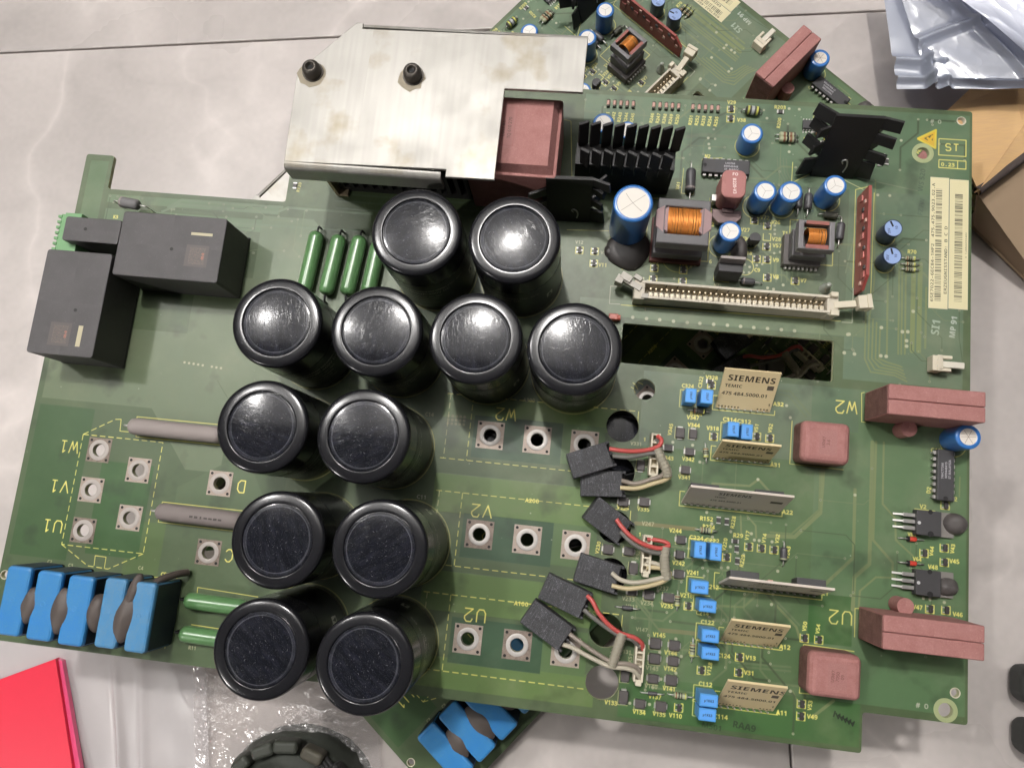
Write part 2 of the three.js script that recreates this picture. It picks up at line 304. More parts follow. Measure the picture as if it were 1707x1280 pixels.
  track([[1355, 1195], [1390, 1168]], 1.2); track([[1322, 1152], [1334, 1178]], 0.6); track([[1300, 650], [1318, 652], [1350, 690]], 0.8, '#5c7150'); track([[1300, 657], [1314, 659], [1344, 694]], 0.8, '#5c7150');
  track([[1188, 806], [1250, 810], [1265, 799], [1282, 818]], 1); track([[1060, 872], [1160, 882]], 1.6, '#77734a'); track([[1100, 1050], [1160, 1056]], 1.6, '#6d704a'); track([[1235, 860], [1236, 888]], 0.8); track([[1246, 860], [1260, 876], [1261, 896]], 0.8);
  for (let i = 0; i < 4; i++) track([[1296 + i * 5, 262 + i], [1298 + i * 5, 288], [1304 + i * 5, 300], [1303 + i * 5, 320]], 0.5, '#5d7354');
  for (let i = 0; i < 6; i++) track([[1286 + i * 9, 422], [1285 + i * 9, 470]], 0.6, '#5f7656');
  track([[280, 345], [302, 333], [470, 345]], 1.2, '#61795a'); track([[270, 352], [300, 340], [460, 354], [480, 346], [620, 356]], 1.2, '#61795a'); track([[360, 370], [600, 385]], 1, '#5d7556');
  for (const dv of [0, 6, 12]) track([[560, 322 + dv * 2], [830, 342 + dv * 2]], 0.8, '#4f6548');
  track([[1560, 760], [1557, 830]], 0.5); track([[1601, 795], [1600, 828]], 0.5);
  track([[1410, 455], [1448, 300], [1530, 318]], 0.5, '#6b8062'); track([[1100, 235], [1170, 224], [1240, 230]], 1.6, '#5a7052');
  // many fine tracks with 45 degree bends
  for (let i = 0; i < 150; i++) {
    const zone = [[0, -185, 158, -96], [100, -140, 158, -64], [30, -30, 150, 60], [22, 10, 100, 76], [-225, -122, -130, -100], [-8, -185, 80, -150]][i % 6];
    let u = zone[0] + rnd() * (zone[2] - zone[0]), v = zone[1] + rnd() * (zone[3] - zone[1]), a = Math.floor(rnd() * 4) * 90; const q = [[u, v]];
    for (let j = 0; j < 3; j++) { const l = 3 + rnd() * 16; u = Math.min(zone[2], Math.max(zone[0], u + l * Math.cos(a * Math.PI / 180))); v = Math.min(zone[3], Math.max(zone[1], v + l * Math.sin(a * Math.PI / 180))); q.push([u, v]); a += rnd() < 0.5 ? 45 : -45; }
    for (const [k, style] of [[c, rnd() < 0.6 ? 'rgba(104,124,84,.75)' : 'rgba(56,76,48,.8)'], [rel, '#8c8c8c']]) { k.strokeStyle = style; k.lineWidth = (0.35 + 0.5 * (i % 3 === 0)) * PX; k.lineJoin = 'round'; k.beginPath(); q.forEach((p, j) => k[j ? 'lineTo' : 'moveTo'](X(p[0]), Y(p[1]))); k.stroke(); }
    for (const e of [q[0], q[3]]) { c.fillStyle = i % 3 ? '#8b9678' : '#b3b79c'; c.beginPath(); c.arc(X(e[0]), Y(e[1]), 0.5 * PX, 0, 7); c.fill(); c.fillStyle = '#3c4436'; c.beginPath(); c.arc(X(e[0]), Y(e[1]), 0.2 * PX, 0, 7); c.fill(); }
  }
  // solder dots
  const dots = (list, r, col = '#b9bda0') => { for (const [x, y] of list) { const q = at(x, y); c.fillStyle = col; c.beginPath(); c.arc(X(q[0]), Y(q[1]), r * PX, 0, 7); c.fill(); } };
  dots([[1040, 548], [1055, 529], [1078, 531], [1100, 533], [1123, 535.5], [1146, 537.5], [1167, 539], [1190, 540.6], [1213, 542], [1235, 544], [1257, 546], [1280, 547.5], [1303, 549.5], [1325, 551.5], [1414, 557.5], [1408, 588], [1425, 590], [1470, 546], [1505, 553], [1514, 553], [1512, 568], [1512, 577], [1469, 593], [1478, 594], [1523, 519], [1455, 513], [1416, 557]], 0.75);
  dots([[1264, 799], [1178.5, 854], [1187, 873], [1218.5, 886], [1188, 895], [1218, 911], [1230, 921.6], [1253, 889.5], [1258, 900], [1266, 901], [1287.5, 903], [1214, 946], [1297, 952], [1289, 990.5], [1286.5, 1007.5], [1426, 825], [1181, 230], [1182, 240], [1183, 247], [1316, 181], [1333, 182], [1279, 197], [1317, 241], [1316, 253], [1484, 326], [1464, 325], [1503, 234], [1295, 464], [1306, 475], [1280, 480], [1290, 482], [1072, 464], [1080, 468], [1060, 462], [1122, 737], [1155, 742], [1167, 770], [1318, 696], [1311.8, 676], [1121, 991], [1097, 985], [1100, 1087], [1127, 1065], [1136, 1094], [1127, 1122], [1102, 1132], [1083, 1174], [1050, 1172], [1551, 999], [1540, 997], [1558, 990], [1575, 1004], [1318, 1152]], 0.62);
  dots([[1242, 441], [1250, 445], [1240, 454], [1249, 454], [1292, 376], [1292, 383], [1292, 390], [1301, 420], [1291, 422], [1271, 440], [1262, 442]], 0.55);
  for (let i = 0; i < 5; i++) for (let k = 0; k < 3; k++) dots([[748 + i * 6.6 - k * 0.8, 693 + k * 6.3 + i * 0.5]], 0.62, '#93946f');
  for (let i = 0; i < 9; i++) if (i !== 5) dots([[307 + i * 7.6, 604 + i * 1.2]], 0.55, '#b0b090');
  dots([[180, 705 - 60], [250, 640]], 0.01);
  // print
  c.lineCap = 'butt';
  const line = (pts, w = 0.26, col = YEL, dash = null, mm = false) => {
    const q = mm ? pts : P(pts); c.strokeStyle = col; c.lineWidth = w * PX; c.setLineDash(dash ? dash.map((d) => d * PX) : []); c.beginPath();
    q.forEach((p, i) => c[i ? 'lineTo' : 'moveTo'](X(p[0]), Y(p[1]))); c.stroke(); c.setLineDash([]);
  };
  const circle = (u, v, r, col = YEL, w = 0.26) => { c.strokeStyle = col; c.lineWidth = w * PX; c.beginPath(); c.arc(X(u), Y(v), r * PX, 0, 7); c.stroke(); };
  const text = (s, px, py, h = 1.55, rot = 0, col = YEL, font = 'monospace', sx = 1.08) => {
    const q = at(px, py); c.save(); c.translate(X(q[0]), Y(q[1])); c.rotate(rot * Math.PI / 180); c.scale(sx, 1);
    c.font = `bold ${(h * PX * 1.32).toFixed(1)}px ${font}`; c.textAlign = 'center'; c.textBaseline = 'middle'; c.fillStyle = col; c.fillText(s, 0, 0); c.restore();
  };
  const strokes = (s, px, py, h, rot = 180, col = YEL) => { // the big plotter letters
    const q = at(px, py); c.save(); c.translate(X(q[0]), Y(q[1])); c.rotate(rot * Math.PI / 180); c.strokeStyle = col; c.lineWidth = 0.5 * PX; c.lineJoin = 'round';
    const G = { W: [[0, 0, .25, 1, .5, .3, .75, 1, 1, 0]], V: [[0, 0, .45, 1, .9, 0]], U: [[0, 0, 0, .75, .2, 1, .65, 1, .85, .75, .85, 0]], 1: [[.15, .2, .4, 0, .4, 1], [.1, 1, .7, 1]], 2: [[0, .25, .15, 0, .6, 0, .8, .2, .8, .4, 0, 1, .85, 1]], D: [[0, 0, 0, 1, .5, 1, .75, .75, .75, .25, .5, 0, 0, 0]], C: [[.75, .2, .5, 0, .25, 0, 0, .25, 0, .75, .25, 1, .5, 1, .75, .8]],
      S: [[.75, .15, .6, 0, .2, 0, 0, .15, 0, .35, .2, .5, .6, .5, .8, .65, .8, .85, .6, 1, .2, 1, 0, .85]], T: [[0, 0, .8, 0], [.4, 0, .4, 1]] };
    const k = h * PX, adv = 1.2 * k * 0.85; let x = -adv * (s.length - 0.3) / 2;
    for (const ch of s) { for (const l of G[ch]) { c.beginPath(); for (let i = 0; i < l.length; i += 2) c[i ? 'lineTo' : 'moveTo'](x + l[i] * k * 0.8, (l[i + 1] - 0.5) * k); c.stroke(); } x += adv; }
    c.restore();
  };
  for (const [s, x, y] of [['W2', 843, 691], ['V2', 802.5, 852], ['U2', 791, 1026], ['W2', 1411, 679], ['U2', 1401, 1029.5], ['W1', 114, 745], ['V1', 98, 811], ['U1', 86, 877], ['D', 400.7, 811], ['C', 380, 926]]) strokes(s, x, y, 5.1);
  strokes('ST', 1588.6, 245.8, 3.2, 0);
  const rectPx = (x0, y0, x1, y1, w, col, dash) => { const a = at(x0, y0), b = at(x1, y1); line([[a[0], a[1]], [b[0], a[1]], [b[0], b[1]], [a[0], b[1]], [a[0], a[1]]], w, col, dash, true); };
  rectPx(1566, 231, 1611, 261, 0.4); rectPx(1566, 266, 1611, 282, 0.35); line([[1597.3, 267.5], [1597, 281]], 0.35); text('0.23', 1581, 274, 1.7);
  { const a = P([[1530, 231], [1561, 216.5], [1560, 247]]); fill(a, '#e0b52c', 0); line([[1530, 231], [1561, 216.5], [1560, 247], [1530, 231]], 0.8, '#e4cf3c'); fill(P([[1541, 230.6], [1556, 223.5], [1555.5, 239]]), '#4a4a24', 0); line([[1546, 229], [1556, 238]], 1.1, '#e0b52c'); line([[1556, 226], [1549, 236]], 1.1, '#e0b52c'); }
  // square outlines round the small transistors, and reference texts
  for (const [x, y] of SOT) { const q = at(x, y); line([[q[0] - 1.6, q[1] - 1.5], [q[0] - 1.6, q[1] + 1.6], [q[0] + 1.6, q[1] + 1.6], [q[0] + 1.6, q[1] - 1.5], [q[0] + 0.7, q[1] - 1.5]], 0.38, YEL, null, true); }
  for (const [s, x, y, rot = 0, h = 1.5, col = YEL] of TEXTS) text(s, x, y, h, rot, col);
  for (const [x, y, w, h] of DPAK) { const q = at(x, y), a = w / 8.4, b = h / 8.4; line([[q[0] - a - 0.5, q[1] - b - 0.3], [q[0] - a - 0.5, q[1] + b + 0.4], [q[0] + a, q[1] + b + 0.4]], 0.25, PALE, null, true); }
  for (const [k, x, y] of CANS) circle(x, y, 18, '#bfb96a', 0.3);
  const D = [2.6, 1.3];
  for (const [va, vb] of [[-44.2, -16.4], [-2.6, 27.6], [39.2, 69.4]]) { line([[-55, va], [27, va]], 0.32, YEL, D, true); line([[-55, vb], [16, vb]], 0.32, YEL, D, true); line([[-53.5, va], [-53.5, vb]], 0.3, PALE, D, true); line([[-43.6, va], [-43.6, vb]], 0.3, YEL, D, true); line([[27, va], [27, va + 8]], 0.3, YEL, null, true); }
  line([[138, 723.8], [271, 737.5], [238, 923], [102, 907.3], [138, 723.8]], 0.32, YEL, D); line([[138, 723.8], [191.8, 698.9]], 0.32, YEL, D); line([[191.8, 698.9], [201.3, 698.9], [199.2, 718.5], [215, 720]], 0.28); line([[102, 907.3], [145.4, 943], [179, 948.4], [238, 923]], 0.32, YEL, D); line([[156, 943], [158, 926], [176, 928.5], [173, 948]], 0.28);
  line([[400, 711], [227.7, 694.5], [226, 728], [400, 745]], 0.28); line([[420, 853], [270, 836.5], [263, 870], [410, 888]], 0.28);
  line([[256, 962], [294.5, 962.5], [274, 1081]], 0.28); line([[430, 995], [329, 979], [326, 1010]], 0.28); line([[410, 1055], [318, 1041]], 0.28);
  line([[1055, 638], [1082, 656]], 0.3); line([[1052, 645], [1078, 660]], 0.3);
  // outlines round the larger parts
  rectPx(1083, 330, 1180, 436, 0.32); rectPx(1318, 366, 1388, 443, 0.32); rectPx(1322, 384, 1330, 425, 0.25); line([[1180, 436], [1184, 330]], 0.3);
  line([[1036, 478], [1018, 477], [1016, 506], [1034, 507]], 0.28, WHT); line([[1035, 508], [1402, 535]], 0.28); line([[1404, 537], [1421, 538], [1423, 480]], 0.28, WHT);
  line([[1452, 310], [1427, 316], [1422, 480]], 0.28); line([[1458, 321], [1452, 497], [1440, 496]], 0.28);
  for (const [x, y, r] of [[1246, 243.5, 5.3], [1259, 344.5, 5.3], [1303, 344.5, 5.3], [1379.5, 333, 5.3], [1202.5, 410, 5.3], [1590, 741, 5], [1476, 395, 4], [1474.5, 440, 4], [1048, 411, 8.6], [1242.4, 445, 3.6], [1252, 405, 2.5]]) { const q = at(x, y); circle(q[0], q[1], r, YEL, 0.3); }
  line([[1234, 445], [1234, 456]], 0.25); line([[1231, 450.5], [1240, 451]], 0.25); circle(...at(1131, 428), 7, '#b7b64c', 0.26);
  line([[952, 202], [953.5, 300]], 0.28); line([[940, 199], [952, 202]], 0.28); line([[1322, 270], [1320, 305], [1350, 290], [1385, 291]], 0.26); line([[1408, 300], [1440, 316]], 0.25, PALE); line([[945, 383], [1060, 386]], 0.25);
  line([[1172, 290], [1171, 265], [1205, 263]], 0.25); line([[1140, 280], [1136, 322], [1146, 323]], 0.25); line([[1157, 313], [1156, 324], [1150, 324]], 0.25); line([[1191, 458], [1190, 467], [1215, 470.5], [1216, 464]], 0.25);
  line([[1321, 701], [1317, 773], [1407, 783]], 0.3); line([[1340, 1074], [1333, 1155], [1352, 1157]], 0.3); line([[1340, 1074], [1425, 1086]], 0.3); line([[1442, 654], [1437, 655], [1437, 703], [1444, 704]], 0.28); line([[1434, 1014], [1426, 1014], [1425, 1062]], 0.28);
  line([[1525, 848], [1560, 852]], 0.3); line([[1522, 889], [1588, 896]], 0.3); line([[1522, 955], [1522, 948], [1585, 956], [1585, 960]], 0.28); line([[1521, 985], [1521, 989], [1584, 997]], 0.28);
  // outlines of the standing modules and the blue film capacitors
  for (const [u0, u1, v] of [[57.5, 83, -48], [58, 83, -26.8], [46.5, 88, -6.8], [62.5, 105, 24.4], [65.5, 90.5, 45.4], [65.5, 90, 69.8]]) line([[u0 + 2, v - 6], [u0, v - 6], [u0, v], [u1, v], [u1, v - 2]], 0.3, YEL, null, true);
  for (const [x0, y0, x1, y1, h] of FILM) { const a = at((x0 + x1) / 2, (y0 + y1) / 2, h), w = (x1 - x0) / 8.7 + 0.9, d = (y1 - y0) / 8.7 + 0.9; line([[a[0] - w, a[1] + d], [a[0] - w, a[1] - d], [a[0] + w * 0.6, a[1] - d]], 0.28, YEL, null, true); line([[a[0] - w, a[1] + d], [a[0] + w, a[1] + d]], 0.22, PALE, null, true); }
  // rubber-stamped and hand-written marks
  text('M501', 1187, 1211, 2.2, 6, 'rgba(22,34,20,.7)', 'sans-serif'); text('RAA9', 1241, 1211, 2.6, 6, 'rgba(22,34,20,.75)', 'sans-serif');
  line([[1393, 1185], [1390, 1195]], 0.5, '#101a10'); for (let i = 0; i < 5; i++) line([[1394 + i * 6, 1188 + i * 3.4], [1398 + i * 6, 1198 + i * 3], [1401 + i * 6, 1190 + i * 3.2], [1396 + i * 6, 1194 + i * 3.2]], 0.42, '#0e160e');
  text('WS 520', 1537, 300, 2.2, -84, 'rgba(40,60,50,.75)', 'sans-serif'); text('FZ7W', 1536, 345, 2.2, -84, 'rgba(60,85,70,.7)', 'sans-serif');
  text('SI1', 1561, 545, 3.4, -84, '#a7bfae', 'sans-serif'); text('MP 91', 1590, 545, 2.4, -84, '#c2cfc8', 'sans-serif');
  text('# O', 1561, 203, 1.8, 0, '#aeb4a2'); text('# O', 1538, 1177, 1.8, 0, '#b4b8a8');
  // dust, flux stains and rub marks
  for (let i = 0; i < 260; i++) { c.fillStyle = 'rgba(205,205,190,' + (0.15 + 0.5 * rnd()) + ')'; c.beginPath(); c.arc(rnd() * W, rnd() * H, 0.4 + rnd() * 1.3, 0, 7); c.fill(); }
  const im = c.getImageData(0, 0, W, H), d = im.data;
  for (let j = 0; j < H; j++) for (let i = 0; i < W; i++) {
    const k = (j * W + i) * 4, u = i / W, v = j / H;
    const n = fbm(i / 90, j / 90, 5, 4), n2 = fbm(i / 14, j / 14, 3, 8);
    let a = 0.05 + 0.36 * Math.max(0, n - 0.4) * 2 * (0.5 + 0.8 * n2);
    a *= u < 0.3 && v > 0.62 ? 0.35 : 1;                                   // the lower left corner stayed cleaner
    a += 0.16 * Math.exp(-(((u - 0.94) / 0.1) ** 2 + ((v - 0.5) / 0.16) ** 2)) + 0.12 * Math.exp(-(((u - 0.72) / 0.12) ** 2 + ((v - 0.3) / 0.1) ** 2)) * n2 * 2;
    a = Math.min(0.5, a);
    d[k] += (142 - d[k]) * a; d[k + 1] += (149 - d[k + 1]) * a; d[k + 2] += (118 - d[k + 2]) * a;
    const s = 0.5 * Math.max(0, fbm(i / 60 + 40, j / 60 + 9, 4, 15) - 0.62) * 3;
    const L = (d[k] * 0.35 + d[k + 1] * 0.5 + d[k + 2] * 0.15), isInk = d[k] > d[k + 1] * 1.0 ? 0 : 0.06; d[k] += (L * 1.02 - d[k]) * isInk; d[k + 1] += (L * 0.99 - d[k + 1]) * isInk; d[k + 2] += (L * 0.8 - d[k + 2]) * isInk;
    const g = 0.96 - s * 0.6; d[k] *= g * 1.01; d[k + 1] *= g * 0.985; d[k + 2] *= g;
  }
  c.putImageData(im, 0, 0);
});
const reliefTex = new THREE.CanvasTexture(boardRelief); reliefTex.magFilter = THREE.LinearFilter;

// ---------------------------------------------------------------- materials of the components
const blotch = (a, b, s, sc = 6, o = 4) => dataTex(256, 256, (x, y) => { const t = fbm(x * sc, y * sc, o, s) * 0.7 + 0.3 * noise(x * 120, y * 120, s + 3) + (noise(x * 180, y * 180, s + 6) > 0.86 ? 0.5 : 0); return a.map((q, i) => q + (b[i] - q) * t); });
const K = {
  edge: M([0.42, 0.43, 0.26], 0.7),
  tin: M([0.55, 0.53, 0.5], 0.42, { metalness: 0.75 }),
  solder: M([0.62, 0.6, 0.57], 0.35, { metalness: 0.85 }),
  alu: null, black: M([0.018, 0.018, 0.02], 0.45), soot: M([0.014, 0.013, 0.013], 0.6), ic: M([0.045, 0.043, 0.045], 0.55), smd: M([0.075, 0.066, 0.064], 0.55),
  sot: M([0.04, 0.035, 0.034], 0.5), relay: M([1, 1, 1], 0.6, { map: dataTex(512, 512, (x, y) => { const n = fbm(x * 5, y * 5, 4, 91), s = noise(x * 260, y * 260, 3) > 0.955 ? 0.22 : 0, b = 0.295 + 0.05 * (n - 0.5) + s; return [b, b * 0.965, b * 0.975]; }) }), relaySide: M([0.02, 0.019, 0.018], 0.5),
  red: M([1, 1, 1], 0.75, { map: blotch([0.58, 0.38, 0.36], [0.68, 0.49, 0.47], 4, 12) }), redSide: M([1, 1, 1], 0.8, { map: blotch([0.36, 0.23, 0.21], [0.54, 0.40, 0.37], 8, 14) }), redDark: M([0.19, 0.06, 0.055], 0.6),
  bluefilm: M([0.07, 0.29, 0.66], 0.42), bluefilmSide: M([0.03, 0.11, 0.25], 0.45), bigblue: M([1, 1, 1], 0.42, { map: blotch([0.14, 0.47, 0.76], [0.26, 0.52, 0.70], 11, 5) }), bigblueOld: M([1, 1, 1], 0.5, { map: blotch([0.20, 0.50, 0.72], [0.36, 0.52, 0.64], 13, 9) }),
  shadeGrimeBlue: M([0.018, 0.03, 0.05], 0.5), glue: M([0.075, 0.058, 0.05], 0.55), glueDark: M([0.035, 0.03, 0.028], 0.5), glueGrey: M([0.085, 0.075, 0.072], 0.55),
  copper: M([0.75, 0.30, 0.07], 0.38, { metalness: 0.55 }), ferrite: M([0.10, 0.095, 0.098], 0.5), bobbin: M([0.30, 0.19, 0.19], 0.55),
  bluesleeve: M([0.035, 0.16, 0.46], 0.3, { clearcoat: 0.5, clearcoatRoughness: 0.2 }), palesleeve: M([0.05, 0.07, 0.12], 0.35),
  beige: M([0.58, 0.53, 0.43], 0.6), cream: M([0.66, 0.6, 0.47], 0.55), latch: M([0.52, 0.49, 0.43], 0.6), dark: M([0.01, 0.01, 0.01], 0.8),
  greenres: M([0.10, 0.22, 0.085], 0.28, { clearcoat: 0.4, clearcoatRoughness: 0.25 }), greyres: M([0.29, 0.25, 0.235], 0.7), greenplug: M([0.17, 0.34, 0.16], 0.55),
  ceramic: M([0.50, 0.46, 0.36], 0.55), rescream: M([0.36, 0.38, 0.24], 0.5), resdark: M([0.07, 0.07, 0.055], 0.5), band: M([0.22, 0.1, 0.05], 0.5), bandY: M([0.5, 0.5, 0.1], 0.5), glassRed: M([0.55, 0.06, 0.04], 0.2, { clearcoat: 0.7 }), pink: M([0.55, 0.33, 0.27], 0.5), diode: M([0.07, 0.068, 0.072], 0.42),
};
const whiteTop = paint(128, 128, (c) => { c.fillStyle = '#e6e2dc'; c.fillRect(0, 0, 128, 128); for (let i = 0; i < 60; i++) { c.fillStyle = 'rgba(150,140,130,.14)'; c.fillRect(rnd() * 128, rnd() * 128, 2 + rnd() * 14, 1); } c.strokeStyle = '#8f8780'; c.lineWidth = 2.2; for (const a of [0.5, 2.6, 4.7]) { c.beginPath(); c.moveTo(64, 64); c.lineTo(64 + 54 * Math.cos(a), 64 + 54 * Math.sin(a)); c.stroke(); } });
const starTop = paint(128, 128, (c) => { c.fillStyle = '#ded6cc'; c.fillRect(0, 0, 128, 128); c.strokeStyle = '#8b7a6e'; c.lineWidth = 3; for (let k = 0; k < 6; k++) { c.beginPath(); c.moveTo(64, 64); c.lineTo(64 + 56 * Math.cos(k * 1.0472 + 0.4), 64 + 56 * Math.sin(k * 1.0472 + 0.4)); c.stroke(); } });
const crossTop = paint(128, 128, (c) => { c.fillStyle = '#ddd6cc'; c.fillRect(0, 0, 128, 128); c.strokeStyle = '#7d7468'; c.lineWidth = 1.6; c.beginPath(); c.moveTo(6, 60); c.lineTo(124, 66); c.stroke(); c.beginPath(); c.moveTo(66, 14); c.quadraticCurveTo(58, 60, 70, 112); c.stroke(); });
const stripeTop = paint(128, 128, (c) => { c.fillStyle = '#8fa6d2'; c.fillRect(0, 0, 128, 128); c.fillStyle = '#10141f'; c.fillRect(62, 6, 14, 46); c.font = 'bold 26px sans-serif'; c.fillStyle = '#35406a'; c.save(); c.translate(36, 74); c.rotate(-1.3); c.textAlign = 'center'; c.fillText('35V', 0, 0); c.restore(); c.save(); c.translate(98, 72); c.rotate(-1.3); c.textAlign = 'center'; c.fillText('10', 0, 0); c.restore(); });
K.whiteTop = M([1, 1, 1], 0.45, { map: whiteTop }); K.starTop = M([1, 1, 1], 0.5, { map: starTop }); K.crossTop = M([1, 1, 1], 0.45, { map: crossTop }); K.stripeTop = M([1, 1, 1], 0.4, { map: stripeTop });
function print(w, h, bg, fn) { return M([1, 1, 1], 0.55, { map: paint(w, h, (c, W, H) => { c.fillStyle = bg; c.fillRect(0, 0, W, H); c.textAlign = 'center'; c.textBaseline = 'middle'; fn(c, W, H); }) }); }

// ---------------------------------------------------------------- bare board
{
  const holes = [];
  for (const [u, v] of PADS) holes.push(roundHole(u, v, 2.65));
  for (const [u, v, r] of BIGHOLES) holes.push(roundHole(u, v, r));
  holes.push(roundHole(...bossHole, 2.7), roundHole(...cornerHole, 1.7), roundHole(...corner2, 1.5), roundHole(...boss2, 2.7), roundHole(...leftHole, 1.5));
  const sp = new THREE.Path(); rounded(SLOT, 1.2).reverse().forEach((p, i) => sp[i ? 'lineTo' : 'moveTo'](p[0], -p[1])); holes.push(sp);
  const g = prism(rounded(OUTLINE, 1.3), 2, -2, 0, holes);
  const face = [], rim = [], P3 = g.attributes.position, N3 = g.attributes.normal;
  for (let t = 0; t < P3.count; t += 3) (N3.getY(t) > 0.5 ? face : rim).push(t, t + 1, t + 2);
  const pick = (idx) => {
    const o = new THREE.BufferGeometry(), p = [], n = [], uv = [];
    for (const i of idx) { p.push(P3.getX(i), P3.getY(i), P3.getZ(i)); n.push(N3.getX(i), N3.getY(i), N3.getZ(i)); uv.push((P3.getX(i) - U0) / BW, 1 - (P3.getZ(i) - V0) / (1380 / PX)); }
    o.setAttribute('position', new THREE.Float32BufferAttribute(p, 3)); o.setAttribute('normal', new THREE.Float32BufferAttribute(n, 3)); o.setAttribute('uv', new THREE.Float32BufferAttribute(uv, 2)); return o;
  };
  part('laminate', pick(rim), K.edge);
  part('solder_mask', pick(face), M([1, 1, 1], 0.42, { map: boardMap, bumpMap: reliefTex, bumpScale: 0.00012 }));
}
// contact pads: plate with hole, raised ring, four vias
const padMap = blotch([0.56, 0.50, 0.46], [0.72, 0.67, 0.62], 23, 7), padMap2 = blotch([0.36, 0.31, 0.28], [0.62, 0.56, 0.51], 27, 9);
const padM = [M([1, 1, 1], 0.5, { map: padMap, metalness: 0.3 }), M([1, 1, 1], 0.6, { map: padMap2, metalness: 0.2 })], ringM2 = M([0.40, 0.36, 0.33], 0.55, { metalness: 0.2 }), ringM = M([0.50, 0.47, 0.44], 0.45, { metalness: 0.3 });
PADS.forEach(([u, v], i) => {
  const s = i < 9 ? 11.6 : 10.6, e = s / 2 - 1.2;
  const p = part('contact_pad', geo('pad' + (i < 9), () => uvMetres(prism(rectPoly(s, s), 0.12, 0, 0, [roundHole(0, 0, 2.7)]), 0.05)), padM[i % 4 === 3 || i === 9 || i === 11 ? 1 : 0], u, v, board, 0.02);
  sub(p, 'ring', geo('padring', () => lathe([[2.62, -1.9], [2.7, 0.2], [2.9, 0.34], [4.2, 0.34], [4.5, 0.18], [4.6, 0.1]], 32)), i < 9 ? ringM : ringM2);
  sub(p, 'via', geo('padvia' + (i < 9), () => [[1, 1], [1, -1], [-1, 1], [-1, -1]].map(([a, b]) => cyl(0.62, 0.06, a * e, 0.12, b * e, 12))), K.dark);
});
for (const [q, r0, r1] of [[bossHole, 2.7, 4.6], [boss2, 2.7, 4.5]]) part('mounting_ring', lathe([[r0, 0.02], [r0 + 0.05, 0.12], [r1, 0.12], [r1, 0.02]], 32), M([0.33, 0.37, 0.19], 0.5), q[0], q[1]);
for (const q of [cornerHole, corner2, leftHole]) part('mounting_ring', geo('smallring', () => lathe([[1.5, -1.8], [1.55, 0.14], [1.95, 0.14], [2.0, 0.03]], 24)), K.cream, q[0], q[1]);

// ---------------------------------------------------------------- big capacitors
const scratch = paint(512, 512, (c, W, H) => {
  c.fillStyle = '#1e1e1e'; c.fillRect(0, 0, W, H);
  for (let i = 0; i < 1500; i++) { const x = rnd() * W, y = rnd() * H, a = (rnd() < 0.75 ? 1.57 : rnd() * 6) + 0.2 * (rnd() - 0.5), l = 6 + rnd() * 50; c.strokeStyle = `rgba(${rnd() < 0.6 ? '200,200,200' : '25,25,25'},${0.06 + 0.2 * rnd()})`; c.lineWidth = 0.5 + rnd() * 1.6; c.beginPath(); c.moveTo(x, y); c.lineTo(x + l * Math.cos(a), y + l * Math.sin(a)); c.stroke(); }
  for (let i = 0; i < 900; i++) { c.fillStyle = `rgba(220,220,220,${0.1 + 0.35 * rnd()})`; c.beginPath(); c.arc(rnd() * W, rnd() * H, 0.4 + rnd() * 1.5, 0, 7); c.fill(); }
}, false);
const scuff = paint(1024, 1024, (c, W, H) => { // worn black plastic: dust film, rub marks along one direction, specks
  c.fillStyle = '#14151a'; c.fillRect(0, 0, W, H);
  for (let i = 0; i < 500; i++) { const x = rnd() * W, y = rnd() * H, r = 20 + rnd() * 90; c.fillStyle = `rgba(120,122,128,${0.008 + 0.022 * rnd()})`; c.beginPath(); c.ellipse(x, y, r * 0.35, r, 0.1 * (rnd() - 0.5), 0, 7); c.fill(); }
  for (let i = 0; i < 2600; i++) { const x = rnd() * W, y = rnd() * H, a = (rnd() < 0.8 ? 1.57 : rnd() * 6) + 0.16 * (rnd() - 0.5), l = 6 + rnd() * rnd() * 120; c.strokeStyle = `rgba(${rnd() < 0.7 ? '190,192,200' : '8,8,10'},${0.04 + 0.2 * rnd() * rnd()})`; c.lineWidth = 0.8 + rnd() * 2; c.beginPath(); c.moveTo(x, y); c.lineTo(x + l * Math.cos(a), y + l * Math.sin(a)); c.stroke(); }
  for (let i = 0; i < 2200; i++) { c.fillStyle = `rgba(215,215,215,${0.08 + 0.5 * rnd() * rnd()})`; c.beginPath(); c.arc(rnd() * W, rnd() * H, 0.6 + rnd() * 2.4, 0, 7); c.fill(); }
  for (let i = 0; i < 40; i++) { const x = W * (0.2 + 0.6 * rnd()), y = H * (0.2 + 0.6 * rnd()); c.strokeStyle = `rgba(225,225,225,${0.25 + 0.4 * rnd()})`; c.lineWidth = 1.5 + 2 * rnd(); c.beginPath(); c.moveTo(x, y); c.quadraticCurveTo(x + 30 * (rnd() - 0.5), y + 30 * (rnd() - 0.5), x + 50 * (rnd() - 0.5), y + 50 * (rnd() - 0.5)); c.stroke(); }
  c.strokeStyle = 'rgba(170,172,178,.16)'; for (let i = 0; i < 14; i++) { c.lineWidth = 3 + 5 * rnd(); c.beginPath(); c.arc(W / 2, H / 2, W * (0.42 + 0.05 * rnd()), rnd() * 6, rnd() * 6 + 3); c.stroke(); }
});
const canTop = [M([1, 1, 1], 1, { map: scuff, roughnessMap: scratch, bumpMap: scratch, bumpScale: 0.00006, specularIntensity: 0.5 })];
const canSleeve = M([0.012, 0.012, 0.014], 0.2, { specularIntensity: 0.8 });
